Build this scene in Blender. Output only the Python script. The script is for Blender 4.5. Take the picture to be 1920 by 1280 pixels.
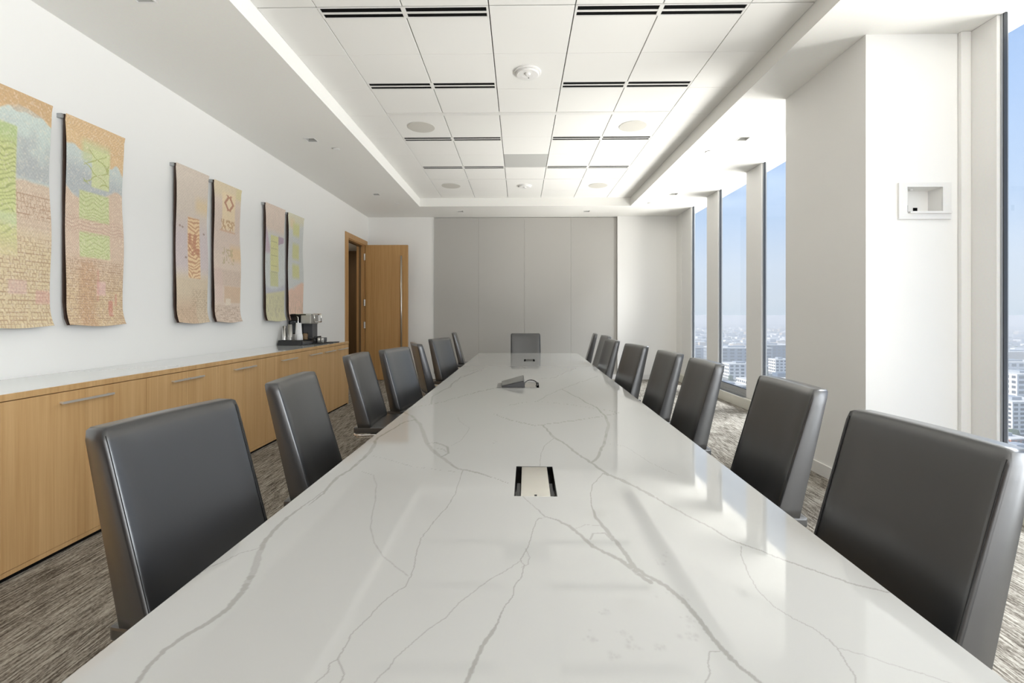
import bpy, bmesh, math, random
import numpy as np
from mathutils import Vector, Matrix
random.seed(7); rng = np.random.default_rng(7)
SC = bpy.context.scene
COL = SC.collection
PI = math.pi
for o in list(bpy.data.objects): bpy.data.objects.remove(o)

# ------------------------------------------------------------------ camera
F = 880.0; YAW = math.atan(14/880); HC = 1.32
cd = bpy.data.cameras.new('camera'); cam = bpy.data.objects.new('camera', cd); COL.objects.link(cam)
cam.location = (0, 0, HC); cam.rotation_euler = (PI/2, 0, YAW)
cd.sensor_width = 36; cd.lens = 36*F/1920; cd.shift_x = 0; cd.shift_y = -50/1920
cd.clip_start = .02; cd.clip_end = 30000
SC.camera = cam
# ------------------------------------------------------------------ exposure
vs = SC.view_settings
vs.view_transform = 'Standard'; vs.look = 'None'; vs.gamma = 1; vs.use_curve_mapping = False
vs.exposure = 0.66
# ------------------------------------------------------------------ sky
w = bpy.data.worlds.new('sky'); SC.world = w; w.use_nodes = True
nt = w.node_tree; nt.nodes.clear()
wo = nt.nodes.new('ShaderNodeOutputWorld'); bg = nt.nodes.new('ShaderNodeBackground')
tc = nt.nodes.new('ShaderNodeTexCoord'); sp = nt.nodes.new('ShaderNodeSeparateXYZ'); cr = nt.nodes.new('ShaderNodeValToRGB')
nt.links.new(tc.outputs['Generated'], sp.inputs[0]); nt.links.new(sp.outputs[2], cr.inputs[0])
nt.links.new(cr.outputs[0], bg.inputs[0]); nt.links.new(bg.outputs[0], wo.inputs[0])
e = cr.color_ramp.elements
e[0].position = 0.0; e[0].color = (.68, .77, .87, 1)
e[1].position = 1.0; e[1].color = (.30, .48, .86, 1)
for p, c in ((.03, (.72, .80, .90)), (.09, (.72, .82, .96)), (.18, (.60, .76, 1.0)), (.32, (.48, .67, 1.0)), (.55, (.42, .62, .99))):
    q = e.new(p); q.color = (*c, 1)
bg.inputs[1].default_value = 0.64
# ------------------------------------------------------------------ sun (beyond the tower, lights the city only)
sd = bpy.data.lights.new('sun', 'SUN'); so = bpy.data.objects.new('sun', sd); COL.objects.link(so)
sd.energy = 4.4; sd.angle = math.radians(1.5); sd.color = (1, .95, .87)
so.rotation_euler = Vector((.82, -.04, -.55)).to_track_quat('-Z', 'Y').to_euler()
# ------------------------------------------------------------------ unseen area lamps added behind the camera, standing in for window daylight
def area(name, loc, aim, sx, sy, power, color):
    l = bpy.data.lights.new(name, 'AREA'); l.shape = 'RECTANGLE'; l.size = sx; l.size_y = sy; l.energy = power; l.color = color
    o = bpy.data.objects.new(name, l); COL.objects.link(o); o.location = loc
    o.rotation_euler = Vector(aim).to_track_quat('-Z', 'Y').to_euler(); return o
area('fill_lamp_rear', (1.75, -3.30, 1.8), (-.1, 1, .15), 2.9, 2.7, 60, (1, .985, .955))
area('fill_lamp_right_windows', (3.5, -1.45, 1.7), (-1, .0, .1), 3.7, 3.0, 235, (.95, .975, 1.0))
# added lamps outside the window wall, out of view, filling from below and above
area('fill_lamp_outside_low', (11.0, 6.8, -5.2), (-.86, -.05, .50), 16.0, 6.0, 4500, (1, .97, .92))
area('fill_lamp_outside_high', (10., 6.8, 9.6), (-.74, -.05, -.67), 8.0, 3.0, 2800, (.93, .97, 1))

# ================================================================== materials
def mat(name):
    m = bpy.data.materials.new(name); m.use_nodes = True
    return m, m.node_tree, m.node_tree.nodes['Principled BSDF']
def plain(name, c, rough=.5, metal=0., spec=.5, bump=0., bscale=60, coat=0.):
    m, t, b = mat(name)
    b.inputs['Base Color'].default_value = (*c, 1); b.inputs['Roughness'].default_value = rough
    b.inputs['Metallic'].default_value = metal; b.inputs['Specular IOR Level'].default_value = spec
    b.inputs['Coat Weight'].default_value = coat; b.inputs['Coat Roughness'].default_value = .05
    n = t.nodes.new('ShaderNodeTexNoise'); n.inputs['Scale'].default_value = bscale
    co = t.nodes.new('ShaderNodeTexCoord'); t.links.new(co.outputs['Object'], n.inputs['Vector'])
    mx = t.nodes.new('ShaderNodeMix'); mx.data_type = 'RGBA'; mx.blend_type = 'MULTIPLY'
    mx.inputs[0].default_value = .06; mx.inputs[6].default_value = (*c, 1)
    t.links.new(n.outputs['Color'], mx.inputs[7]); t.links.new(mx.outputs[2], b.inputs['Base Color'])
    if bump:
        bp = t.nodes.new('ShaderNodeBump'); bp.inputs['Strength'].default_value = bump; bp.inputs['Distance'].default_value = .002
        t.links.new(n.outputs['Fac'], bp.inputs['Height']); t.links.new(bp.outputs[0], b.inputs['Normal'])
    return m
def wood(name, c1, c2, rough=.42):
    m, t, b = mat(name)
    g = t.nodes.new('ShaderNodeNewGeometry'); mp = t.nodes.new('ShaderNodeMapping'); mp.inputs['Scale'].default_value = (38, 38, .9)
    n = t.nodes.new('ShaderNodeTexNoise'); n.inputs['Scale'].default_value = 1.6; n.inputs['Detail'].default_value = 7; n.inputs['Roughness'].default_value = .62
    n2 = t.nodes.new('ShaderNodeTexNoise'); n2.inputs['Scale'].default_value = .28; n2.inputs['Detail'].default_value = 3
    t.links.new(g.outputs['Position'], mp.inputs[0]); t.links.new(mp.outputs[0], n.inputs['Vector']); t.links.new(mp.outputs[0], n2.inputs['Vector'])
    ad = t.nodes.new('ShaderNodeMath'); ad.operation = 'ADD'
    m1 = t.nodes.new('ShaderNodeMath'); m1.operation = 'MULTIPLY'; m1.inputs[1].default_value = .55
    m2 = t.nodes.new('ShaderNodeMath'); m2.operation = 'MULTIPLY'; m2.inputs[1].default_value = .45
    t.links.new(n.outputs['Fac'], m1.inputs[0]); t.links.new(n2.outputs['Fac'], m2.inputs[0])
    t.links.new(m1.outputs[0], ad.inputs[0]); t.links.new(m2.outputs[0], ad.inputs[1])
    r = t.nodes.new('ShaderNodeValToRGB'); r.color_ramp.elements[0].position = .34; r.color_ramp.elements[1].position = .68
    r.color_ramp.elements[0].color = (*c1, 1); r.color_ramp.elements[1].color = (*c2, 1)
    t.links.new(ad.outputs[0], r.inputs[0]); t.links.new(r.outputs[0], b.inputs['Base Color'])
    b.inputs['Roughness'].default_value = rough; b.inputs['Specular IOR Level'].default_value = .35
    return m
M = {}
M['wall'] = plain('wall_paint', (.90, .89, .865), .6, bump=.02, bscale=300, spec=.3)
M['soffit'] = plain('soffit_paint', (.88, .87, .835), .65, spec=.3)
M['tile'] = plain('ceiling_tile_white', (.84, .83, .80), .8, bump=.05, bscale=500, spec=.2)
M['tee'] = plain('ceiling_bar_white', (.80, .79, .76), .4)
M['gap'] = plain('ceiling_gap_grey', (.13, .125, .115), .9, spec=.1)
M['black'] = plain('matt_black', (.004, .004, .004), .8, spec=.1)
M['grille'] = plain('speaker_grille', (.60, .58, .53), .75, bump=.3, bscale=900)
M['greytile'] = plain('grey_ceiling_panel', (.50, .50, .48), .6)
M['trim'] = plain('white_trim', (.82, .81, .79), .45)
M['smooth'] = plain('white_plastic', (.83, .82, .80), .35)
M['fabric'] = plain('grey_fabric_panel', (.50, .485, .455), .85, bump=.3, bscale=700, spec=.2)
M['oak'] = wood('light_oak_veneer', (.52, .305, .125), (.68, .445, .215))
M['doorwood'] = wood('door_oak_veneer', (.44, .24, .085), (.60, .36, .15))
M['casing'] = wood('casing_oak', (.46, .25, .095), (.56, .33, .14))
M['hallwood'] = wood('corridor_brown_veneer', (.13, .078, .035), (.21, .13, .062))
M['counter'] = plain('back_painted_glass_top', (.76, .78, .77), .04, spec=.6, coat=.3)
M['steel'] = plain('brushed_steel', (.72, .69, .64), .28, metal=1)
M['handle'] = plain('pale_brushed_handle', (.66, .62, .55), .4, metal=.45)
M['chrome'] = plain('polished_chrome', (.85, .84, .82), .07, metal=1)
M['mirror'] = plain('polished_steel_lid', (.80, .78, .73), .1, metal=1)
M['leather'] = plain('black_leather', (.012, .012, .0135), .36, bump=.04, bscale=260, spec=1.0, coat=.85)
M['leather'].node_tree.nodes['Principled BSDF'].inputs['Coat Roughness'].default_value = .3
M['thread'] = plain('dark_thread', (.012, .012, .013), .5)
M['blackgloss'] = plain('gloss_black_plastic', (.008, .008, .009), .12, spec=.6)
M['dark'] = plain('charcoal_plastic', (.035, .035, .037), .4)
M['grey'] = plain('mid_grey_plastic', (.17, .17, .16), .4)
M['plastic_grey'] = plain('dark_grey_plastic', (.09, .09, .095), .35)
M['alum'] = plain('window_aluminium', (.42, .43, .44), .35, metal=.6)
M['gasket'] = plain('window_gasket_dark', (.035, .04, .05), .5)
M['sill'] = plain('sill_cream', (.74, .72, .64), .5)
M['paper'] = plain('white_paper_cup', (.85, .85, .86), .6)
M['coffee'] = plain('brown_sugar_packets', (.36, .22, .10), .7, bscale=120)
M['silver'] = plain('satin_silver', (.55, .54, .52), .3, metal=.8)
M['board'] = plain('dark_backing_board', (.045, .022, .014), .7)
M['hinge'] = plain('satin_hinge', (.6, .58, .54), .35, metal=1)
M['tabledge'] = plain('stone_edge', (.72, .71, .68), .2)
M['legs'] = plain('table_base_charcoal', (.05, .05, .05), .5)

def glassmat(name, tint, refl=.5):
    m = bpy.data.materials.new(name); m.use_nodes = True; t = m.node_tree; t.nodes.clear()
    o = t.nodes.new('ShaderNodeOutputMaterial'); tr = t.nodes.new('ShaderNodeBsdfTransparent'); gl = t.nodes.new('ShaderNodeBsdfGlossy')
    fr = t.nodes.new('ShaderNodeFresnel'); fr.inputs[0].default_value = 1.45
    mu = t.nodes.new('ShaderNodeMath'); mu.operation = 'MULTIPLY'; mu.inputs[1].default_value = refl
    mx = t.nodes.new('ShaderNodeMixShader'); tr.inputs[0].default_value = (*tint, 1); gl.inputs['Roughness'].default_value = 0.01
    t.links.new(fr.outputs[0], mu.inputs[0]); t.links.new(mu.outputs[0], mx.inputs[0]); t.links.new(tr.outputs[0], mx.inputs[1]); t.links.new(gl.outputs[0], mx.inputs[2])
    t.links.new(mx.outputs[0], o.inputs[0]); return m
M['glass'] = glassmat('window_glass', (.985, .995, 1.0), .1)
M['smoke'] = glassmat('smoked_tank_plastic', (.35, .37, .4), 1.)
M['clear'] = glassmat('clear_jar_glass', (.85, .87, .88), 1.)

# carpet: long streaks running down the room
m, t, b = mat('streaked_carpet'); M['carpet'] = m
g = t.nodes.new('ShaderNodeNewGeometry')
def stretched(scale, detail, sc):
    mp = t.nodes.new('ShaderNodeMapping'); mp.inputs['Scale'].default_value = sc
    n = t.nodes.new('ShaderNodeTexNoise'); n.inputs['Scale'].default_value = scale; n.inputs['Detail'].default_value = detail; n.inputs['Roughness'].default_value = .6
    t.links.new(g.outputs['Position'], mp.inputs[0]); t.links.new(mp.outputs[0], n.inputs['Vector']); return n
n1 = stretched(1., 3, (95, 7, 1)); n2 = stretched(1., 2, (260, 60, 1)); n3 = stretched(1., 2, (9, 1.2, 1))
def mth(op, a, bb):
    q = t.nodes.new('ShaderNodeMath'); q.operation = op
    for i, v in enumerate((a, bb)):
        if isinstance(v, (int, float)): q.inputs[i].default_value = v
        else: t.links.new(v, q.inputs[i])
    return q.outputs[0]
s = mth('ADD', mth('MULTIPLY', n1.outputs['Fac'], .55), mth('ADD', mth('MULTIPLY', n2.outputs['Fac'], .33), mth('MULTIPLY', n3.outputs['Fac'], .14)))
r = t.nodes.new('ShaderNodeValToRGB'); t.links.new(s, r.inputs[0])
r.color_ramp.elements[0].position = .42; r.color_ramp.elements[0].color = (.080, .066, .052, 1)
r.color_ramp.elements[1].position = .60; r.color_ramp.elements[1].color = (.47, .44, .385, 1)
q = r.color_ramp.elements.new(.51); q.color = (.255, .230, .195, 1)
t.links.new(r.outputs[0], b.inputs['Base Color']); b.inputs['Roughness'].default_value = .95; b.inputs['Specular IOR Level'].default_value = .15
bp = t.nodes.new('ShaderNodeBump'); bp.inputs['Strength'].default_value = .5; bp.inputs['Distance'].default_value = .004
t.links.new(s, bp.inputs['Height']); t.links.new(bp.outputs[0], b.inputs['Normal'])

def vcol(name, rough, attr='tint', spec=.5, coat=0., bump=0.):
    m, t, b = mat(name); a = t.nodes.new('ShaderNodeAttribute'); a.attribute_name = attr
    t.links.new(a.outputs['Color'], b.inputs['Base Color']); b.inputs['Roughness'].default_value = rough
    b.inputs['Specular IOR Level'].default_value = spec; b.inputs['Coat Weight'].default_value = coat; b.inputs['Coat Roughness'].default_value = .02
    if bump:
        n = t.nodes.new('ShaderNodeTexNoise'); n.inputs['Scale'].default_value = 220
        co = t.nodes.new('ShaderNodeTexCoord'); t.links.new(co.outputs['Object'], n.inputs['Vector'])
        bp = t.nodes.new('ShaderNodeBump'); bp.inputs['Strength'].default_value = bump; bp.inputs['Distance'].default_value = .002
        t.links.new(n.outputs['Fac'], bp.inputs['Height']); t.links.new(bp.outputs[0], b.inputs['Normal'])
    return m
M['marble'] = vcol('veined_quartz', .045, spec=.62)
M['textile'] = vcol('printed_textile', .9, spec=.15, bump=.3)

# ================================================================== mesh helpers
class B:
    """collects shapes, then links them as one mesh object"""
    def __init__(s): s.bm = bmesh.new()
    def box(s, x0, x1, y0, y1, z0, z1):
        v = [s.bm.verts.new(p) for p in ((x0,y0,z0),(x1,y0,z0),(x1,y1,z0),(x0,y1,z0),(x0,y0,z1),(x1,y0,z1),(x1,y1,z1),(x0,y1,z1))]
        for f in ((3,2,1,0),(4,5,6,7),(0,1,5,4),(1,2,6,5),(2,3,7,6),(3,0,4,7)): s.bm.faces.new([v[i] for i in f])
        return s
    def hexa(s, pts):
        v = [s.bm.verts.new(p) for p in pts]
        for f in ((3,2,1,0),(4,5,6,7),(0,1,5,4),(1,2,6,5),(2,3,7,6),(3,0,4,7)): s.bm.faces.new([v[i] for i in f])
        return s
    def quad(s, *p): s.bm.faces.new([s.bm.verts.new(q) for q in p]); return s
    def lathe(s, prof, c=(0,0,0), n=24, axis='z'):
        rings = []
        for r, z in prof:
            ring = []
            for i in range(n):
                a = 2*PI*i/n; x, y = r*math.cos(a), r*math.sin(a)
                p = (x, y, z) if axis == 'z' else (z, x, y) if axis == 'x' else (x, z, y)
                ring.append(s.bm.verts.new((c[0]+p[0], c[1]+p[1], c[2]+p[2])))
            rings.append(ring)
        for a, b_ in zip(rings, rings[1:]):
            for i in range(n): s.bm.faces.new((a[i], a[(i+1)%n], b_[(i+1)%n], b_[i]))
        s.bm.faces.new(rings[0][::-1]); s.bm.faces.new(rings[-1]); return s
    def tube(s, pts, r, n=8):
        pts = [Vector(p) for p in pts]; rings = []
        for i, p in enumerate(pts):
            d = (pts[min(i+1, len(pts)-1)] - pts[max(i-1, 0)]).normalized()
            u = d.orthogonal().normalized()
            if rings and abs(d.dot(lastu)) < .95: u = (lastu - d*d.dot(lastu)).normalized()
            lastu = u; v = d.cross(u)
            rings.append([s.bm.verts.new(p + (u*math.cos(2*PI*k/n) + v*math.sin(2*PI*k/n))*r) for k in range(n)])
        for a, b_ in zip(rings, rings[1:]):
            for i in range(n): s.bm.faces.new((a[i], a[(i+1)%n], b_[(i+1)%n], b_[i]))
        s.bm.faces.new(rings[0][::-1]); s.bm.faces.new(rings[-1]); return s
    def bevel(s, w, seg=2):
        bmesh.ops.bevel(s.bm, geom=[x for x in s.bm.edges], offset=w, segments=seg, affect='EDGES', profile=.6, clamp_overlap=True); return s
    def out(s, name, m, parent=None, off=None, smooth=False, kind=None):
        bmesh.ops.recalc_face_normals(s.bm, faces=s.bm.faces)
        if off is not None: bmesh.ops.translate(s.bm, vec=-Vector(off), verts=s.bm.verts)
        me = bpy.data.meshes.new(name); s.bm.to_mesh(me); s.bm.free()
        if smooth:
            for p in me.polygons: p.use_smooth = True
        me.materials.append(M[m] if isinstance(m, str) else m)
        o = bpy.data.objects.new(name, me); COL.objects.link(o)
        if parent is not None: o.parent = parent
        elif off is not None: o.location = off
        if kind: o['kind'] = kind
        return o
def tag(o, label, cat, group=None):
    o['label'] = label; o['category'] = cat
    if group: o['group'] = group
    return o
def thing(name, label, cat, loc=(0,0,0), rz=0, group=None):
    o = bpy.data.objects.new(name, None); COL.objects.link(o); o.empty_display_size = .1
    o.location = loc; o.rotation_euler = (0, 0, rz); return tag(o, label, cat, group)
def kids(o): return [x for x in bpy.data.objects if x.parent is o]
def copy_tree(o, parent=None):
    c = o.copy(); COL.objects.link(c)
    if parent is not None: c.parent = parent
    for k in kids(o): copy_tree(k, c)
    return c
def S(name, x0, x1, y0, y1, z0, z1, m, parent=None, bev=0, label=None):
    b = B().box(x0, x1, y0, y1, z0, z1)
    if bev: b.bevel(bev, 1)
    o = b.out(name, m, parent)
    if parent is None: o['kind'] = 'structure'
    if label: o['label'] = label
    return o
def holed(name, m, fn, a, b_, holes, parent=None, kind='structure'):
    """a sheet over a[0]..a[1] x b[0]..b[1] with rectangular openings, mapped into space by fn"""
    A = sorted({a[0], a[1], *[h[i] for h in holes for i in (0, 1)]}); Bb = sorted({b_[0], b_[1], *[h[i] for h in holes for i in (2, 3)]})
    q = B(); vv = {}
    for i in range(len(A)-1):
        for j in range(len(Bb)-1):
            ca, cb = (A[i]+A[i+1])/2, (Bb[j]+Bb[j+1])/2
            if any(h[0] < ca < h[1] and h[2] < cb < h[3] for h in holes): continue
            P = []
            for (x, y) in ((A[i],Bb[j]),(A[i+1],Bb[j]),(A[i+1],Bb[j+1]),(A[i],Bb[j+1])):
                if (x, y) not in vv: vv[(x, y)] = q.bm.verts.new(fn(x, y))
                P.append(vv[(x, y)])
            q.bm.faces.new(P)
    me = bpy.data.meshes.new(name); q.bm.to_mesh(me); q.bm.free(); me.materials.append(M[m])
    o = bpy.data.objects.new(name, me); COL.objects.link(o)
    if parent is not None: o.parent = parent
    elif kind: o['kind'] = kind
    return o

# ================================================================== the room
XL, XR, YB, YF = -3.13, 3.21, 9.66, -3.4
ZS, ZC = 3.334, 3.49            # soffit height, tiled ceiling height
CX0, CX1, CY1 = -1.86, 2.054, 8.71   # the raised coffer
S('floor', XL-.2, XR+.28, YF-.2, YB+.2, -.2, 0, 'carpet')
S('ceiling_slab', XL-.2, XR+.3, YF-.2, YB+.2, 3.66, 3.9, 'soffit')
# left wall with door opening
D0, D1, DZ = 8.49, 9.43, 2.735
S('wall_left', XL-.15, XL, YF-.2, D0, 0, 3.66, 'wall')
S('wall_left_over_door', XL-.15, XL, D0, YB, DZ, 3.66, 'wall')
S('wall_left_end', XL-.15, XL, D1, YB, 0, DZ, 'wall')
# back wall: white, recessed fabric panels, white
PX0, PX1 = -1.775, 2.005
S('wall_back', XL-.15, XR+.3, YB+.06, YB+.2, 0, 3.66, 'wall')
S('wall_back_left', XL, PX0, YB, YB+.06, 0, ZS, 'wall')
S('wall_back_right', PX1, XR+.1, YB-.03, YB+.06, 0, ZS, 'wall')
S('baseboard_back_left', XL, PX1, YB-.012, YB+.045, 0, .10, 'trim')
S('baseboard_back_right', PX1+.001, XR, YB-.045, YB-.03, 0, .10, 'trim')
S('trim_1', PX0-.012, PX0+.004, YB-.006, YB+.05, .10, ZS-.01, 'trim')
pp = thing('fabric_panel_wall', 'recessed grey fabric panelled bay of the far wall behind the table', 'wall panels', (.1, YB, .10))
cuts = [PX0+.004, -.84, .105, 1.06, PX1-.004]
for i in range(4):
    B().box(cuts[i]+.0008, cuts[i+1]-.0008, YB+.025, YB+.055, .102, ZS-.012).bevel(.002, 1).out('fabric_panel', 'fabric', pp, off=(.1, YB, .10))
# rear wall with window openings
S('wall_rear_base', XL-.15, XR+.3, YF-.15, YF, 0, .3, 'wall')
S('wall_rear_head', XL-.15, XR+.3, YF-.15, YF, 3.25, 3.66, 'wall')
for i, x in enumerate((XL-.15, -1.55, 0.02, 1.59, XR)):
    S('wall_rear_pier', x, x+(.3 if i == 4 else .12), YF-.15, YF, .3, 3.25, 'wall')

S('wall_left_added_dark_sheet', XL, XL+.03, YF+.03, .2, .93, ZS, 'hallwood')  # unseen dark sheet added so the left chair sides mirror something dark
S('wall_rear_added_dark_sheet', XL, .30, YF, YF+.03, 0, ZS, 'hallwood')  # unseen, added on the rear wall to darken the same chair reflections
# soffit ring (openings for the downlights) and coffer sides
DL = [(-2.40, 5.37), (-2.40, 7.81), (-2.40, 2.93), (2.56, 5.41), (2.575, 7.87), (2.56, 2.95), (-1.152, 9.13), (1.308, 9.15)]
dh = .055
hl = [(x-dh, x+dh, y-dh, y+dh) for x, y in DL]
inr = lambda h, x0, x1, y0, y1: x0 < h[0] and h[1] < x1 and y0 < h[2] and h[3] < y1
for nm, (x0, x1, y0, y1) in {'ceiling_soffit_left': (XL, CX0, YF, YB), 'ceiling_soffit_right': (CX1, XR+.02, YF, YB), 'ceiling_soffit_far': (CX0, CX1, CY1, YB+.06)}.items():
    holed(nm, 'soffit', lambda a, b_: (a, b_, ZS), (x0, x1), (y0, y1), [h for h in hl if inr(h, x0, x1, y0, y1)])
S('ceiling_head_right', XR+.02, XR+.3, YF, YB, ZS+.01, 3.66, 'soffit')
S('ceiling_coffer_side_left', CX0-.03, CX0, YF, CY1, ZS+.001, 3.56, 'soffit')
S('ceiling_coffer_side_right', CX1, CX1+.03, YF, CY1, ZS+.001, 3.56, 'soffit')
S('ceiling_coffer_side_far', CX0, CX1, CY1, CY1+.03, ZS+.001, 3.56, 'soffit')

# tiled ceiling
ceil_ = S('ceiling', CX0, CX1, YF, CY1, 3.515, 3.56, 'gap')
XT = [.088+.6096*k for k in (-2.5, -1.5, -.5, .5, 1.5, 2.5)]
tile_mesh = {}
def tile(x0, x1, y0, y1, m='tile', gx=.004, gy=.0012, label=None):
    w_, h_ = round(x1-x0-2*gx, 4), round(y1-y0-2*gy, 4); k = (w_, h_, m)
    if k not in tile_mesh:
        o = B().box(-w_/2, w_/2, -h_/2, h_/2, 0, .018).bevel(.0015, 1).out('ceiling_tile', m, ceil_); tile_mesh[k] = o.data
    else:
        o = bpy.data.objects.new('ceiling_tile', tile_mesh[k]); COL.objects.link(o); o.parent = ceil_
    o.location = ((x0+x1)/2, (y0+y1)/2, ZC)
    if label: o['label'] = label
    return o
P = 2.44
cen = [(3.30, 3.90), (3.90, 4.51), (4.51, 5.03), (5.10, 5.73)]
ven = [(3.42, 3.90), (3.90, 4.38), (4.50, 5.03), (5.10, 5.73)]
out_ = [(3.30, 3.90), (3.90, 4.51), (4.51, 5.10), (5.10, 5.73)]
def shifted(l, n): return [(round(a-n*P, 3), round(b_-n*P, 3)) for a, b_ in l if b_-n*P > YF]
C_ = cen + [(5.73, 6.345), (6.345, 6.90), (6.93, 7.50), (7.545, CY1)] + shifted(cen, 1) + shifted(cen, 2) + shifted(cen, 3)
V_ = ven + [(5.84, 6.345), (6.345, 6.86), (6.96, 7.50), (7.545, 8.16), (8.16, CY1)] + shifted(ven, 1) + [(.92-1.03, .86)] + shifted(out_, 2) + shifted(out_, 3)
O_ = out_ + [(5.73, 6.345), (6.345, 6.93), (6.93, 7.54), (7.54, 8.16), (8.16, CY1)] + shifted(out_, 1) + shifted(out_, 2) + shifted(out_, 3)
for a, b_ in C_:
    grey = abs(a-6.345) < .01
    tile(XT[2], XT[3], max(a, YF), b_, 'greytile' if grey else 'tile', label='grey ceiling tile in the centre row' if grey else None)
for a, b_ in V_:
    for c0, c1 in ((0, 1), (1, 2), (3, 4), (4, 5)): tile(XT[c0], XT[c1], max(a, YF), b_)
for a, b_ in O_:
    tile(CX0, XT[0], max(a, YF), b_, gx=.002); tile(XT[5], CX1, max(a, YF), b_, gx=.002)
bars = [5.065, 7.522] + [5.065-P*n for n in (1, 2, 3)]
for y in bars:
    B().box(XT[0]+.004, XT[5]-.004, y-.033 if y != 7.522 else y-.02, y+.033 if y != 7.522 else y+.02, ZC-.004, ZC+.014).bevel(.003, 1).out('cross_bar', 'tee', ceil_)
B().box(XT[2], XT[3], 6.903, 6.927, ZC, ZC+.014).out('cross_bar', 'tee', ceil_)
# linear air vents: frame, centre blade, dark slots
rows = [(3.36, 'nearest row in the tiled ceiling'), (4.44, 'second row, past the near smoke detector'), (5.785, 'third row, past the nearer speakers'), (6.91, 'fourth row, past the grey tile')]
for yc, rl in rows + [(3.36-P, 'overhead, second row behind the picture edge'), (4.44-P, 'overhead, just out of the picture')]:
    for side, c0, c1, cm in (('left', XT[0], XT[2], XT[1]), ('right', XT[3], XT[5], XT[4])):
        lab = f'white twin-slot air vent on the {side}, {rl}'
        o = thing('air_vent', lab, 'air vent', ((c0+c1)/2, yc, ZC), group='linear air vents in the tiled ceiling')
        off = ((c0+c1)/2, yc, ZC); h = .062
        B().box(c0+.004, c1-.004, yc-h+.002, yc+h-.002, ZC+.003, ZC+.006).out('slot_backing', 'black', o, off=off)
        fr = B(); fr.box(c0+.003, c1-.003, yc+h-.010, yc+h, ZC-.002, ZC+.02).box(c0+.003, c1-.003, yc-h, yc-h+.007, ZC-.002, ZC+.02)
        fr.box(c0+.003, c0+.018, yc-h+.007, yc+h-.010, ZC-.002, ZC+.02).box(c1-.018, c1-.003, yc-h+.007, yc+h-.010, ZC-.002, ZC+.02)
        fr.box(cm-.016, cm+.016, yc-h+.007, yc+h-.010, ZC-.002, ZC+.02).out('vent_frame', 'tee', o, off=off)
        for a_, b2 in ((c0+.018, cm-.016), (cm+.016, c1-.018)):
            B().box(a_, b2, yc-.009, yc+.011, ZC-.001, ZC+.002).out('blade', 'tee', o, off=off)
def disc(name, label, cat, x, y, z, prof, m, group=None, seg=32):
    o = B().lathe([(r_, z_) for r_, z_ in prof], (0, 0, 0), seg).out(name, m, smooth=False); o.location = (x, y, z)
    return tag(o, label, cat, group)
for x, y, l in ((-1.135, 5.41, 'round grey speaker grille in the nearer left ceiling tile'), (1.305, 5.42, 'round grey speaker grille in the nearer right ceiling tile'),
                (-1.15, 7.88, 'round grey speaker grille in the farther left ceiling tile'), (1.32, 7.90, 'round grey speaker grille in the farther right ceiling tile')):
    o = thing('ceiling_speaker', l, 'speaker', (x, y, ZC), group='round ceiling speakers')
    B().lathe([(.150, 0), (.155, -.002), (.155, -.005), (.150, -.006), (.10, -.008), (.02, -.008)], n=48).out('grille', 'grille', o)
    B().lathe([(.157, 0), (.160, -.003), (.157, -.004)], n=48).out('rim', 'tee', o)
for x, y, l in ((.072, 4.20, 'white smoke detector nearest the camera on the tiled ceiling'), (.085, 7.90, 'small white smoke detector far down the tiled ceiling')):
    o = thing('smoke_detector', l, 'smoke detector', (x, y, ZC), group='smoke detectors')
    B().lathe([(.122, 0), (.122, -.009), (.112, -.013)], n=40).out('base_plate', 'smooth', o)
    B().lathe([(.100, -.012), (.104, -.018), (.096, -.028), (.05, -.031)], n=40).out('housing', 'smooth', o, smooth=False)
    B().lathe([(.028, -.030), (.026, -.038), (.014, -.043)], (0, -.035, 0), 20).out('sensor_dome', 'smooth', o, smooth=True)
    B().lathe([(.005, -.031), (.005, -.034)], (.01, .04, 0), 10).out('status_light', 'dark', o)
spots = ['nearer one of the left soffit', 'farther one of the left soffit', 'on the left soffit close overhead', 'nearer one of the right soffit', 'farther one of the right soffit', 'on the right soffit close overhead', 'left of the two above the fabric wall', 'right of the two above the fabric wall']
for (x, y), l in zip(DL, spots):
    o = thing('downlight', f'small square recessed downlight, switched off, {l}', 'downlight', (x, y, ZS), group='square recessed downlights')
    f_ = B(); d, D = dh, dh+.009
    f_.box(-D, D, d-.002, D, -.004, 0).box(-D, D, -D, -d+.002, -.004, 0).box(-D, -d+.002, -d, d, -.004, 0).box(d-.002, D, -d, d, -.004, 0).out('trim_ring', 'smooth', o)
    h_ = B()   # tapered housing, open below
    t_ = dh*.62; z1 = .075
    c0 = [(-d, -d, 0), (d, -d, 0), (d, d, 0), (-d, d, 0)]; c1 = [(-t_, -t_, z1), (t_, -t_, z1), (t_, t_, z1), (-t_, t_, z1)]
    for i in range(4): h_.quad(c0[i], c0[(i+1) % 4], c1[(i+1) % 4], c1[i])
    h_.out('reflector', 'greytile', o)
    B().box(-t_, t_, -t_, t_, z1, z1+.01).out('lens', 'smooth', o)
for x, y, l in ((-2.221, 5.66, 'beside the nearer downlight of the left soffit'), (-2.217, 8.45, 'beyond the farther downlight of the left soffit'), (2.336, 5.83, 'beside the nearer downlight of the right soffit'), (2.351, 8.5, 'beyond the farther downlight of the right soffit')):
    disc('sprinkler_cap', f'small round white sprinkler cover {l}', 'sprinkler', x, y, ZS, [(.030, 0), (.034, -.004), (.040, -.005), (.040, -.008), (.03, -.010)], 'smooth', 'sprinkler covers', 28)

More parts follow.
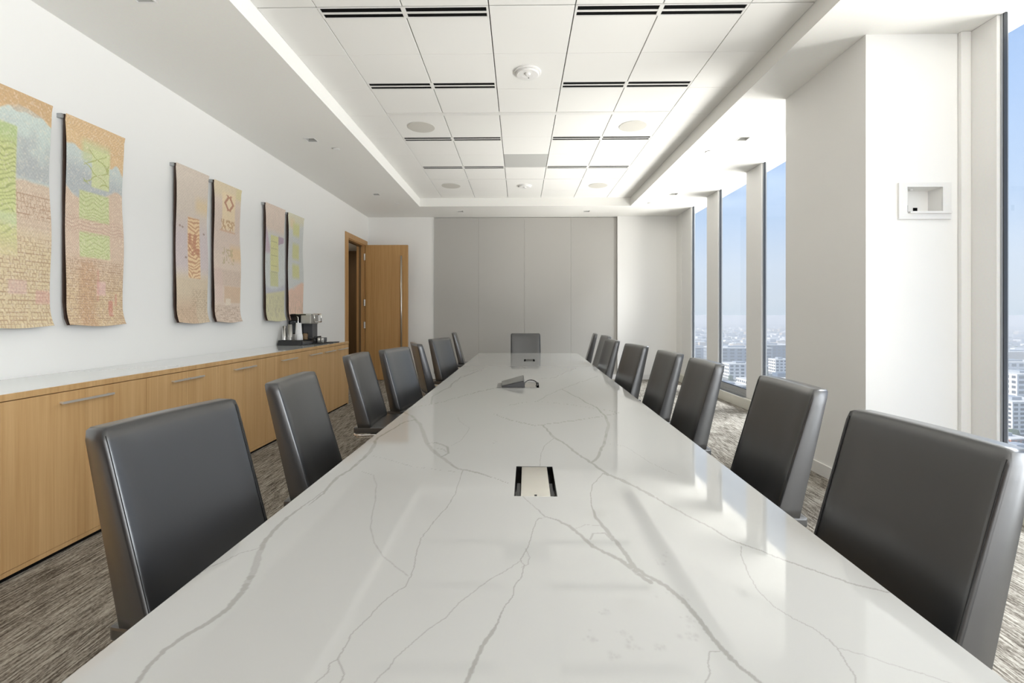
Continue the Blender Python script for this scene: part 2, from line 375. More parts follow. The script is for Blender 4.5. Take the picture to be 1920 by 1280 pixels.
# ------------------------------------------------------------------ column with the recessed box
KX0, KX1, KY0, KY1 = 2.49, 3.14, 3.415, 4.43
NX0, NX1, NZ0, NZ1 = 2.775, 3.025, 2.045, 2.235
holed('wall_column_front', 'wall', lambda a, b_: (a, KY0, b_), (KX0, XR), (0, ZS), [(NX0, NX1, NZ0, NZ1)])
S('wall_column_side', KX0, KX0+.02, KY0+.0005, KY1, 0, ZS, 'wall')
S('wall_column_back', KX0+.02, XR+.02, KY1-.02, KY1, 0, ZS, 'wall')
S('baseboard_column', KX0-.014, KX0, KY0-.014, KY1+.014, 0, .10, 'trim')
S('baseboard_column_front', KX0, KX1, KY0-.014, KY0-.0005, 0, .10, 'trim')
S('baseboard_left', XL, XL+.014, 7.0, 8.33, 0, .10, 'trim')
o = thing('recessed_wall_box', 'white recessed wall box with an open niche on the front of the column', 'wall box', ((NX0+NX1)/2, KY0, (NZ0+NZ1)/2))
off = ((NX0+NX1)/2, KY0, (NZ0+NZ1)/2)
f_ = B(); X0, X1, Z0, Z1 = 2.715, 3.085, 2.005, 2.265
f_.box(X0, X1, KY0-.014, KY0-.001, NZ1, Z1).box(X0, X1, KY0-.014, KY0-.001, Z0, NZ0).box(X0, NX0, KY0-.014, KY0-.001, NZ0, NZ1).box(NX1, X1, KY0-.014, KY0-.001, NZ0, NZ1).out('face_frame', 'smooth', o, off=off)
h_ = B(); dp = KY0+.11
h_.quad((NX0,KY0,NZ0),(NX0,KY0,NZ1),(NX0,dp,NZ1),(NX0,dp,NZ0)).quad((NX1,KY0,NZ0),(NX1,dp,NZ0),(NX1,dp,NZ1),(NX1,KY0,NZ1)).quad((NX0,KY0,NZ1),(NX1,KY0,NZ1),(NX1,dp,NZ1),(NX0,dp,NZ1)).quad((NX0,KY0,NZ0),(NX0,dp,NZ0),(NX1,dp,NZ0),(NX1,KY0,NZ0)).quad((NX0,dp,NZ0),(NX0,dp,NZ1),(NX1,dp,NZ1),(NX1,dp,NZ0)).out('inner_shell', 'wall', o, off=off)
B().box(NX0+.012, X1-.004, KY0-.026, KY0-.002, NZ0+.0, NZ0+.014).out('bottom_lip', 'smooth', o, off=off)
B().box(NX0+.080, NX0+.098, dp-.006, dp-.001, NZ0+.035, NZ0+.085).out('socket', 'black', o, off=off)
B().box(NX0+.140, NX0+.168, dp-.006, dp-.001, NZ0+.040, NZ0+.066).out('socket', 'black', o, off=off)
B().lathe([(.012, 0), (.012, -.012), (.006, -.016)], (NX0+.075, KY0+.05, NZ1), 14).out('cap', 'smooth', o, off=off)

# ------------------------------------------------------------------ window wall on the right
GX = XR+.036
wins = [(8.10, 8.83), (6.70, 7.645), (5.31, 6.285), (4.45, 4.895), (2.22, 3.205), (.83, 1.80), (-.56, .41), (-1.95, -.98), (-3.34, -2.37)]
edges = [YB-.03] + [v for a, b_ in sorted(wins, reverse=True) for v in (b_, a)] + [YF]
k = 1
for i in range(0, len(edges), 2):
    hi, lo = edges[i], edges[i+1]
    if hi-lo < .01: continue
    if lo < KY0 < hi: hi = KY0
    S('trim_%d' % (k+1), XR, XR+.055, lo, hi, .145, ZS, 'trim', bev=.004)
    S('trim_post_cap_%d' % k, XR+.0555, XR+.075, lo+.001, hi-.001, .145, ZS+.01, 'alum'); k += 1
S('trim_panel_seam', XR-.07, XR, 3.385, KY0-.001, 0, ZS, 'trim', bev=.003)
S('wall_right_corner', XR-.006, XR, 9.33, YB-.03, .145, ZS, 'wall')
for i, (a, b_) in enumerate(sorted(wins, reverse=True)):
    wf = B(); z0, z1 = .19, ZS+.01; fx0, fx1 = XR+.018, XR+.06
    wf.box(fx0, fx1, a, a+.012, z0, z1).box(fx0, fx1, b_-.012, b_, z0, z1).box(fx0, fx1, a+.012, b_-.012, z0, z0+.06)
    o = wf.out('window_%d' % (i+1), 'alum'); o['kind'] = 'structure'
    B().box(fx0+.008, fx1-.01, a+.012, a+.018, z0+.06, z1).box(fx0+.008, fx1-.01, b_-.018, b_-.012, z0+.06, z1).box(fx0+.008, fx1-.01, a+.018, b_-.018, z0+.06, z0+.07).out('gasket', 'gasket', o)
    B().box(GX, GX+.006, a+.018, b_-.018, z0+.07, z1).out('glass_pane', 'glass', o)
    B().box(XR+.001, XR+.12, a, b_, .145, .19).out('sub_sill', 'alum', o)
    g_ = B(); ya, yb = a-.2, b_+.2
    y = a
    while y < b_-.01: g_.box(XR-.045, XR+.0, y+.004, y+.010, .146, .149); y += .014
    g_.out('sill_grille', 'alum', o, kind='stuff')
# continuous ledge under the windows in lengths
for a, b_ in ((YF, 2.9-1.4), (1.5, 3.384), (KY1+.0, 5.7), (5.7, 7.05), (7.05, 8.45), (8.45, YB-.03)):
    S('trim_sill', XR-.055, XR+.12, a+.001, b_-.001, 0, .145, 'sill', bev=.003)
S('wall_right_outer', XR+.12, XR+.28, YF, YB+.1, -.2, .15, 'trim')

# ------------------------------------------------------------------ door and corridor
XI = XL-.15
dr = B().box(XI, XL, D0-.0, D0+.03, 0, DZ).box(XI, XL, D1-.03, D1, 0, DZ).box(XI, XL, D0+.03, D1-.03, DZ-.03, DZ).out('door_1', 'casing'); dr['kind'] = 'structure'
B().box(XL, XL+.018, D0-.125, D0+.012, 0, DZ+.085).bevel(.002, 1).out('casing', 'casing', dr)
B().box(XL, XL+.018, D1-.012, D1+.14, 0, DZ+.085).bevel(.002, 1).out('casing', 'casing', dr)
B().box(XL, XL+.018, D0+.012, D1-.012, DZ-.012, DZ+.085).bevel(.002, 1).out('casing', 'casing', dr)
B().box(XI+.04, XL-.045, D0+.03, D1-.03, DZ-.045, DZ-.03).out('door_stop', 'hallwood', dr)
B().box(XI+.05, XI+.09, D1-.045, D1-.03, 0, DZ-.045).out('door_stop', 'hallwood', dr)
lf = B().box(XL+.03, -2.245, D1-.03, D1+.018, .012, DZ-.01).bevel(.002, 1).out('door_leaf', 'doorwood', dr)
B().tube([(-2.36, D1-.095, .42), (-2.36, D1-.095, 2.50)], .017, 14).tube([(-2.36, D1-.095, .62), (-2.36, D1-.03, .62)], .009, 8).tube([(-2.36, D1-.095, 2.3), (-2.36, D1-.03, 2.3)], .009, 8).out('pull_bar', 'steel', lf, smooth=True)
for z in (.30, 1.05, 1.50, 2.42):
    B().box(XL-.01, XL+.032, D1-.032, D1-.022, z, z+.13).tube([(XL+.015, D1-.035, z), (XL+.015, D1-.035, z+.13)], .009, 8).out('hinge', 'hinge', lf)
S('wall_corridor', XI-1.45, XI-1.35, D0-3.2, YB+2.0, 0, 2.35, 'hallwood')
S('wall_corridor_top', XI-1.45, XI-1.35, D0-3.2, YB+2.0, 2.35, 3.0, 'fabric')
S('floor_corridor', XI-1.45, XL-.02, D0-3.2, YB+2.0, -.2, -.001, 'carpet')
S('ceiling_corridor', XI-1.45, XI, D0-3.2, YB+2.0, 2.9, 3.0, 'soffit')
S('wall_corridor_end', XI-1.45, XI, YB+1.9, YB+2.0, 0, 2.9, 'hallwood')
S('wall_corridor_near', XI-1.45, XI, D0-3.2, D0-3.1, 0, 2.9, 'hallwood')
S('wall_corridor_side', XI-.02, XI, YB+.2, YB+2.0, 0, 2.9, 'wall')
xh = XI-1.35
d2 = S('door_2', xh, xh+.03, 11.6, 12.6, 0, 2.3, 'hallwood')
gp = B().box(xh+.06, xh+.075, 12.13, 12.22, .85, 1.42).bevel(.004, 1).out('pull_handle', 'steel', d2)
for z in (.9, 1.34): B().box(xh+.03, xh+.061, 12.16, 12.19, z, z+.03).out('mount', 'dark', gp)
area('corridor_lamp', (XI-.7, 9.6, 2.88), (0, 0, -1), .5, 1.6, 9, (1, .9, .75))

# ================================================================== credenza
CF, CT = -2.54, .926          # front plane, top height
CE = 6.915
units = [(-.55, .40, 0), (.40, 1.33, 0), (1.33, 2.255, 2), (2.255, 3.156, 1), (3.156, 3.917, 2), (3.917, 4.657, 2), (4.657, 5.577, 1), (5.577, 5.994, 0), (5.994, 6.46, 0), (6.46, CE, 0)]
names = ['wide oak base cabinet behind the camera', 'oak base cabinet beside the camera', 'oak two-door base cabinet nearest the camera', 'wide oak cabinet at the photo edge with one long bar handle', 'oak two-door cabinet just beyond the wide near one',
         'oak two-door cabinet behind the second chair', 'wide oak cabinet before the coffee corner with one bar handle', 'narrow oak cabinet under the black coffee tray', 'oak cabinet between the narrow one and the row end', 'narrow oak cabinet closing the row by the doorway']
for (a, b_, kind), nm in zip(units, names):
    o = thing('base_cabinet', nm, 'cabinet', ((XL+CF)/2, (a+b_)/2, 0), group='oak base cabinets along the left wall'); off = ((XL+CF)/2, (a+b_)/2, 0)
    B().box(XL+.005, CF-.022, a+.002, b_-.002, .045, CT-.032).out('carcass', 'oak', o, off=off)
    B().box(XL+.005, CF-.012, a, b_, 0.0, .022).out('recessed_base', 'black', o, off=off)
    B().box(CF-.021, CF-.001, a+.0005, b_-.0005, .022, .046).out('plinth', 'oak', o, off=off)
    mid = (a+b_)/2
    if kind == 2 and nm.endswith('second chair'): mid = 4.284
    elif kind == 2 and 'just beyond' in nm: mid = 3.54
    elif kind == 1: mid = 2.706 if a < 3 else 5.117
    fronts = [(a, b_)] if kind == 0 else [(a, mid), (mid, b_)]
    g = .0018 if kind != 1 else .0007
    for j, (u0, u1) in enumerate(fronts):
        l0 = u0+.0018 if j == 0 else u0+g; l1 = u1-.0018 if j == len(fronts)-1 else u1-g
        d = B().box(CF-.02, CF, l0, l1, .048, CT-.037).bevel(.001, 1).out('door', 'oak', o, off=off)
        hz = CT-.098
        def bar(h0, h1):
            B().box(CF+.022, CF+.032, h0, h1, hz, hz+.012).box(CF, CF+.022, h0+.012, h0+.022, hz+.001, hz+.011).box(CF, CF+.022, h1-.022, h1-.012, hz+.001, hz+.011).out('handle', 'handle', d, off=off)
        c = (u0+u1)/2
        if kind == 0: bar(c-.165, c+.165)
        elif kind == 2: (bar(u1-.165, u1-.003) if j == 0 else bar(u0+.003, u0+.165))
        elif j == 0: bar(u1-.165, u1+.165)
B_end = B().box(XL+.005, CF, CE, CE+.02, 0, CT-.032).out('end_panel', 'oak'); tag(B_end, 'oak end panel closing the credenza at the doorway', 'cabinet panel')
o = thing('worktop', 'long white glass worktop with oak edging along the left wall', 'worktop', ((XL+CF)/2, 3.2, CT))
off = ((XL+CF)/2, 3.2, CT)
B().box(XL+.002, CF-.012, -.55, CE+.008, CT-.012, CT).out('glass_top', 'counter', o, off=off)
for a, b_ in ((-.55, 3.917), (3.918, CE+.022)):
    B().box(CF-.012, CF+.004, a, b_, CT-.032, CT).bevel(.001, 1).out('edge_band', 'oak', o, off=off)
B().box(XL+.002, CF-.012, CE+.008, CE+.022, CT-.032, CT).out('end_band', 'oak', o, off=off)
B().box(XL+.002, CF-.012, -.55, CE+.008, CT-.032, CT-.012).out('substrate', 'oak', o, off=off)

# ================================================================== conference table
TR = math.radians(-.95); TX, TY = .0123, 0.0; TH = .735; HW = .753; TY0, TY1 = .30, 7.19
table = thing('conference_table', 'long white marble-look conference table with grey veins', 'table', (TX, TY, 0), TR)
ct, st = math.cos(TR), math.sin(TR)
def to_local(x, y): x, y = x-TX, y-TY; return x*ct+y*st, -x*st+y*ct
boxes = [(.015, 1.665, .070, .150), (.015, 3.925, .070, .150), (.015, 6.05, .070, .150)]
# outline of the veins of this slab, traced on its surface (photo pixels projected on the table plane)
cY, sY = math.cos(YAW), math.sin(YAW)
def plane(px, py):
    d = F*(TH-HC)/(590-py); r = (px-960)/F*d; return to_local(r*cY-d*sY, r*sY+d*cY)
def crop(ox, oy, s, pts): return [(ox+x/s, oy+y/s) for x, y in pts]
VA = lambda *p: crop(500, 700, 2.207, p); VB = lambda *p: crop(1100, 700, 2.207, p); VC = lambda *p: crop(0, 620, 1.94, p); VD = lambda *p: crop(780, 610, 9.843, p)
veins = [
 (VC((380,1400),(440,1340),(500,1280),(540,1220),(600,1160),(680,1105),(760,1060),(830,1010),(880,950),(920,880),(940,820),(960,770),(1010,710),(1070,660),(1120,625),(1180,580),(1220,540)), [8,8,8,8,8,9,9,10,11,11,10,8,7,5,2,2,5], .55),
 (VA((175,545),(240,490),(290,430),(350,395),(400,350),(430,320),(460,265),(520,230),(570,200),(620,190)), [2,4,6,5,5,7,4,3,3,3], .55),
 (VC((940,790),(870,810),(800,845),(760,860),(710,895)), [2,1,1,2,1], .45),
 (VA((560,155),(600,175),(635,210),(650,250),(665,290),(700,330),(750,365),(790,395),(830,400),(890,415),(950,435),(1005,455)), [3,4,6,7,7,7,6,4,4,4,1.5,1], .55),
 (VA((665,290),(700,285),(750,305),(752,330),(720,345)), [3,3,4,3,4], .5), (VA((690,310),(730,312),(742,326)), [2,2,2], .4),
 (VA((812,400),(795,450),(780,500),(745,555),(710,590),(680,630),(640,680),(620,740),(612,790),(595,840),(575,880),(540,900),(480,945),(420,1010),(350,1080),(325,1130),(295,1180),(310,1220),(320,1245),(300,1290)), [1.3]*9+[1.8,2,1.5,1.2,1.5,1.5,1.6,1.8,1.6,1.6,1.4], .5),
 (VA((295,1180),(260,1200),(255,1235),(195,1285)), [1.6,1.4,1.3,1.4], .45),
 (VA((390,405),(440,420),(455,460),(450,520),(437,580),(430,640),(445,700),(480,755),(530,795),(585,838)), [.9,.9,1.2,1.3,1.5,1.3,1.2,1.2,1.2,1.2], .42),
 (VA((440,340),(520,360),(600,385),(690,395),(790,408)), [.8]*5, .35),
 (VA((1050,500),(1100,545),(1150,590),(1200,605),(1250,630),(1300,670),(1350,715),(1410,745),(1470,775),(1520,815),(1589,865)), [1,1.2,2.5,4,6,7,7,7,9,9,9], .55),
 (VA((1390,415),(1350,460),(1340,500),(1345,550),(1365,600),(1400,640),(1440,690),(1480,740),(1520,800)), [1.2,1.3,1.4,2,6,7,7,8,8], .55),
 (VA((1340,685),(1350,662),(1400,660),(1430,690)), [4,4,4,4], .45), (VA((1280,640),(1320,625),(1380,630)), [1.2]*3, .35),
 (VA((1165,597),(1125,598),(1115,612),(1100,660),(1080,720),(1050,770),(1065,790),(1055,840),(1025,880),(1020,920),(980,970),(955,1030),(930,1075),(890,1130),(865,1190),(840,1250),(815,1300)), [.8,.8,1,1.2,1.4,1.8,1.8,1.7,1.5,1.8,2,4,7,7,8,8,9], .55),
 (VA((1070,725),(1090,760),(1080,790),(1055,800)), [1.2]*4, .4),
 (VA((1050,775),(990,815),(920,855),(860,900),(800,945),(740,1010),(660,1065),(590,1125),(530,1180),(510,1215),(470,1250),(440,1290)), [1.2,1,1,1,1,1.2,.8,1.2,2,3.5,1.6,1.2], .42),
 (VA((935,165),(985,185),(1040,200),(1100,215),(1145,215),(1190,265),(1240,295),(1290,335),(1345,370),(1400,410),(1480,450),(1540,475),(1600,505)), [.8,1.5,2.5,3.5,3,5,4,4.5,5,5,5,4.5,4.5], .5),
 (VB((70,412),(150,440),(240,490),(330,540),(420,590),(520,640),(600,690),(700,725),(800,765),(900,800),(1000,835),(1100,870),(1250,905)), [5,4.5,4,4,4,4,3.5,3.5,4,4,4,4.5,4.5], .5),
 (VA((1120,215),(1200,205),(1300,190),(1400,175),(1455,165),(1420,152),(1370,148)), [2,2,2,2,2,1.5,1.5], .45),
 (VA((1220,65),(1290,100),(1370,145),(1400,175),(1415,215),(1395,290),(1370,345),(1345,370)), [1.5,2,3,4,5,5,5,4], .5),
 (VA((1005,130),(1060,120),(1120,115),(1160,90),(1220,65),(1300,35),(1370,10)), [1.2]*7, .45),
 (VA((1120,115),(1180,120),(1300,135),(1370,148)), [1]*4, .35),
 (VA((1190,265),(1150,300),(1135,330),(1130,385)), [1.2]*4, .4),
 (VA((950,60),(880,75),(800,95),(740,115),(690,125),(610,140),(560,150)), [2,2,1.5,1.5,2,1.2,1], .45),
 (VA((680,122),(685,95),(720,75),(760,55),(770,40),(800,20),(850,0),(900,-18)), [3,2.5,2,2,2,1.5,1.2,1], .45),
 (VA((830,245),(800,280),(760,300)), [.9]*3, .35), (VA((790,180),(800,200),(840,225),(830,245)), [.8]*4, .3),
 (VA((1400,290),(1480,300),(1589,370),(1700,420)), [.8]*4, .3),
 (VB((180,790),(240,830),(330,880),(400,940),(460,1010),(510,1080),(560,1140),(630,1210),(720,1280),(780,1330)), [9,8,9,9,9,9,9,8,8,8], .55),
 (VB((550,1150),(510,1150),(500,1200),(512,1240),(485,1290)), [1.6]*5, .45),
 (VB((640,715),(640,760),(670,830),(710,900),(770,960),(850,1010),(940,1055),(1000,1100),(1040,1140),(1070,1190),(1110,1250),(1115,1290)), [1.2]*12, .45),
 (VB((1040,1135),(1150,1165),(1250,1200),(1400,1245),(1520,1285)), [1]*5, .33),
 (VD((980,850),(1200,800),(1378,730),(1600,690)), [1]*4, .35), (VD((1060,870),(830,940),(740,1040),(640,1070),(650,1090),(600,1150),(480,1205),(310,1275)), [1.2]*8, .35),
 (crop(860,640,4,((270,95),(330,130),(400,150),(500,200))), [.8]*4, .3), (crop(860,640,4,((600,280),(720,270),(800,230),(880,200))), [1,1.4,1.3,1], .38), (crop(860,640,4,((870,115),(960,90),(900,130),(1000,160))), [1]*4, .25),
]
def tab_grid():
    xs = np.arange(-HW, HW+1e-6, .0021); xs[-1] = HW
    ys = [TY0]
    while ys[-1] < TY1: ys.append(ys[-1] + min(.022, max(.003 if ys[-1] < .7 else 0, .0026*max(ys[-1], .7)**2)))
    ys = np.array(ys); ys[-1] = TY1
    for bx, by, bw, bh in boxes:
        for v in (bx-bw, bx+bw): xs[np.abs(xs-v).argmin()] = v
        for v in (by-bh, by+bh): ys[np.abs(ys-v).argmin()] = v
    X, Y = np.meshgrid(xs, ys); V = np.zeros_like(X)
    r2 = np.random.default_rng(3)
    for pts, ws, amp in veins:
        P_ = []; W_ = []; E_ = []
        # refine and roughen the line
        for (a, b2), w0, w1 in zip(zip(pts, pts[1:]), ws, ws[1:]):
            n = max(2, int(math.hypot(b2[0]-a[0], b2[1]-a[1])/4))
            for k in range(n):
                f_ = k/n; P_.append((a[0]+(b2[0]-a[0])*f_, a[1]+(b2[1]-a[1])*f_)); W_.append(w0+(w1-w0)*f_)
        P_.append(pts[-1]); W_.append(ws[-1])
        L = []
        for (x, y), w_ in zip(P_, W_):
            j = r2.normal(0, .55); j2 = r2.normal(0, .45)
            if y > 600: L.append((*plane(x+j, y+j2), max(.0011, w_*.5*F*(HC-TH)/(y-590)/F*r2.uniform(.8, 1.2))))
        for (x0, y0, r0), (x1, y1, r1) in zip(L, L[1:]):
            pad = max(r0, r1)*2.2+.003
            i0, i1 = np.searchsorted(ys, (min(y0, y1)-pad, max(y0, y1)+pad)); j0, j1 = np.searchsorted(xs, (min(x0, x1)-pad, max(x0, x1)+pad))
            i0 = max(0, i0-1); j0 = max(0, j0-1); i1 += 1; j1 += 1
            A = X[i0:i1, j0:j1]; Bq = Y[i0:i1, j0:j1]
            if A.size == 0: continue
            dx, dy = x1-x0, y1-y0; tt = np.clip(((A-x0)*dx+(Bq-y0)*dy)/(dx*dx+dy*dy+1e-12), 0, 1)
            dist = np.hypot(A-x0-tt*dx, (Bq-y0-tt*dy)); rr = r0+(r1-r0)*tt
            q_ = dist/rr
            body = np.clip(1.35-q_, 0, .5)*2*(.62 if r0 > .006 else 1.)
            edge = np.exp(-((q_-.85)/.22)**2)*(.75 if r0 > .006 else 0)
            V[i0:i1, j0:j1] = np.maximum(V[i0:i1, j0:j1], amp*np.maximum(body, edge))
    # faint cloudy smudges lower right
    for cx, cy, sz in ((1240,1050,10),(1270,1120,14),(1290,1160,12),(1110,1195,8),(1240,1215,7),(1190,1210,9),(1150,1230,6),(1135,1145,6),(925,828,4),(1300,1190,8),(1160,1190,9)):
        for _ in range(9):
            x, y = plane(cx+r2.normal(0, sz), cy+r2.normal(0, sz*.6)); rr = .0016*r2.uniform(1, 3.2)
            V = np.maximum(V, r2.uniform(.08, .24)*np.exp(-(((X-x)/rr)**2+((Y-y)/(rr*1.3))**2)))
    return xs, ys, X, Y, np.clip(V, 0, 1)
xs, ys, X, Y, V = tab_grid()
nx, ny = len(xs), len(ys)
co = np.zeros((ny*nx, 3), np.float32); co[:, 0] = X.ravel(); co[:, 1] = Y.ravel(); co[:, 2] = TH
idx = np.arange(ny*nx).reshape(ny, nx)
ca = (xs[:-1]+xs[1:])/2; cb = (ys[:-1]+ys[1:])/2; keep = np.ones((ny-1, nx-1), bool)
for bx, by, bw, bh in boxes: keep &= ~((np.abs(ca-bx) < bw)[None, :] & (np.abs(cb-by) < bh)[:, None])
qd = np.stack([idx[:-1, :-1], idx[:-1, 1:], idx[1:, 1:], idx[1:, :-1]], -1)[keep]
me = bpy.data.meshes.new('tabletop')
me.vertices.add(len(co)); me.vertices.foreach_set('co', co.ravel())
me.loops.add(qd.size); me.loops.foreach_set('vertex_index', qd.ravel().astype(np.int32))
me.polygons.add(len(qd)); me.polygons.foreach_set('loop_start', np.arange(0, qd.size, 4, dtype=np.int32))
me.update(); me.validate()
base = np.array((.435, .430, .412)); vein = np.array((.19, .187, .163))
cl = base[None, :]*(1-V.ravel()[:, None]) + vein[None, :]*V.ravel()[:, None]
at = me.color_attributes.new('tint', 'FLOAT_COLOR', 'POINT')
at.data.foreach_set('color', np.concatenate([cl, np.ones((len(cl), 1))], 1).astype(np.float32).ravel())
me.materials.append(M['marble'])
o = bpy.data.objects.new('tabletop', me); COL.objects.link(o); o.parent = table; o['label'] = 'white polished slab with grey branching veins'
# the slab below the polished face (with the same openings)
sl = B(); ax = sorted({-HW, HW, *[v for b in boxes for v in (b[0]-b[2], b[0]+b[2])]}); ay = sorted({TY0, TY1, *[v for b in boxes for v in (b[1]-b[3], b[1]+b[3])]})
for i in range(len(ax)-1):
    for j in range(len(ay)-1):
        c_ = ((ax[i]+ax[i+1])/2, (ay[j]+ay[j+1])/2)
        if any(abs(c_[0]-b[0]) < b[2] and abs(c_[1]-b[1]) < b[3] for b in boxes): continue
        sl.box(ax[i], ax[i+1], ay[j], ay[j+1], TH-.03, TH-.0004)
sl.out('slab_edge', 'tabledge', table)
for y in (1.3, 3.75, 6.2):
    pd = B().box(-.28, .28, y-.45, y+.45, .04, TH-.07).bevel(.01, 1).out('pedestal', 'legs', table)
    B().box(-.34, .34, y-.5, y+.5, 0, .04).out('plinth', 'legs', pd)
B().box(-.45, -.38, TY0+.3, TY1-.3, TH-.07, TH-.03).box(.38, .45, TY0+.3, TY1-.3, TH-.07, TH-.03).out('underframe', 'legs', table)
labs = ['steel lidded power box sunk in the table nearest the camera', 'power box in the table middle, beside the touch panel', 'power box at the far end of the table before the end chair']
for (bx, by, bw, bh), l in zip(boxes, labs):
    wx, wy = TX+bx*ct-by*st, TY+bx*st+by*ct
    o = thing('power_box', l, 'power box', (wx, wy, TH), TR, 'power boxes sunk in the table')
    h_ = B(); d = .048; e_ = .0015
    h_.box(-bw+.0002, -bw+e_, -bh, bh, -d, -.0006).box(bw-e_, bw-.0002, -bh, bh, -d, -.0006).box(-bw, bw, -bh+.0002, -bh+e_, -d, -.0006).box(-bw, bw, bh-e_, bh-.0002, -d, -.0006).box(-bw, bw, -bh, bh, -d-.003, -d).out('housing', 'blackgloss', o)
    B().box(-.049, .049, -bh+.003, bh-.003, -.005, -.001).bevel(.0012, 1).out('lid', 'mirror', o)
    B().box(-.004, .004, -bh+.004, -bh+.014, -.001, .0005).out('finger_notch', 'dark', o)
    for sx in (-1, 1):
        B().box(sx*.058-.006, sx*.058+.006, -.06, .06, -d, -.034).out('socket_strip', 'plastic_grey', o)

# ------------------------------------------------------------------ touch panel on the table
lx = lambda x, y: (TX+x*ct-y*st, TY+x*st+y*ct)
o = thing('touch_panel', 'grey wedge-shaped control panel lying in the middle of the table', 'control panel', (-.05, 3.77, TH))
B().hexa([(-.095,0,0.002),(.092,0,.002),(.092,.20,.002),(-.095,.20,.002),(-.092,.005,.013),(.082,.005,.053),(.085,.20,.075),(-.10,.20,.024)]).bevel(.002, 1).out('body', 'dark', o)
B().quad((-.090,.006,.0155),(.079,.006,.0550),(.082,.196,.0768),(-.097,.196,.0262)).out('screen', 'grey', o)
o2 = B().box(-.035, 0, 0, .25, 0, .003).bevel(.001, 1).out('desk_pad', 'grey'); o2.location = (-.148, 3.765, TH+.0005); tag(o2, 'flat grey plate poking out left of the wedge control panel', 'plate')
pts = []
for k in range(20):
    a = PI*1.0 - PI*1.25*k/19; pts.append((.095+.055*math.cos(a), 3.87+.085*math.sin(a), TH+.008+.028*max(0, math.sin(a))))
o3 = B().tube(pts, .0042, 8).out('cable', 'blackgloss', smooth=True); tag(o3, 'black cable looping from the control panel into the middle power box', 'cable')

# ================================================================== chairs
def backrest_bm():
    b = B(); ny_, nz = 14, 16; HWc = .2375; zt, zb = 1.02, .508
    def front(y, z):
        u = y/HWc; v = (z-zb)/(zt-zb)
        x = .296*(zt-z); x += .012*(1-abs(u)**9)*min(1, 8*(1-v)+.35)*.9   # soft cushion
        x += -.016*(1-u*u)                                                # hollowed across
        return x
    def rear(y, z): return -.05+.222*(zt-z) - .014*(1-(y/HWc)**2)
    grid = {}
    yy = [HWc*math.copysign(abs(-1+2*i/ny_)**.6, -1+2*i/ny_) for i in range(ny_+1)]; zz = [zb+(zt-zb)*j/nz for j in range(nz+1)]
    def shape(y, z, side):
        # rounded corners at the top
        r_ = .022; ye, ze = abs(y)-(HWc-r_), z-(zt-r_)
        if ye > 0 and ze > 0:
            l = max(abs(ye), abs(ze)); d = math.hypot(ye, ze)
            if d > 0: ye, ze = ye*l/d, ze*l/d
            y = math.copysign(HWc-r_+ye, y); z = zt-r_+ze
        return ((front if side else rear)(y, z), y, z)
    V_ = {}
    for s_ in (0, 1):
        for i, y in enumerate(yy):
            for j, z in enumerate(zz): V_[s_, i, j] = b.bm.verts.new(shape(y, z, s_))
    f = b.bm.faces.new
    for i in range(ny_):
        for j in range(nz):
            f((V_[1,i,j], V_[1,i+1,j], V_[1,i+1,j+1], V_[1,i,j+1])); f((V_[0,i,j], V_[0,i,j+1], V_[0,i+1,j+1], V_[0,i+1,j]))
    for j in range(nz):
        for i, fl in ((0, 0), (ny_, 1)): f((V_[0,i,j], V_[1,i,j], V_[1,i,j+1], V_[0,i,j+1]))
    for i in range(ny_):
        for j in (0, nz): f((V_[0,i,j], V_[0,i+1,j], V_[1,i+1,j], V_[1,i,j]))
    b.bm.edges.ensure_lookup_table()
    sharp = [e_ for e_ in b.bm.edges if len(e_.link_faces) == 2 and e_.calc_face_angle(0) > .6]
    bmesh.ops.recalc_face_normals(b.bm, faces=b.bm.faces)
    bmesh.ops.bevel(b.bm, geom=sharp, offset=.007, segments=3, affect='EDGES', profile=.6, clamp_overlap=True)
    return b, front
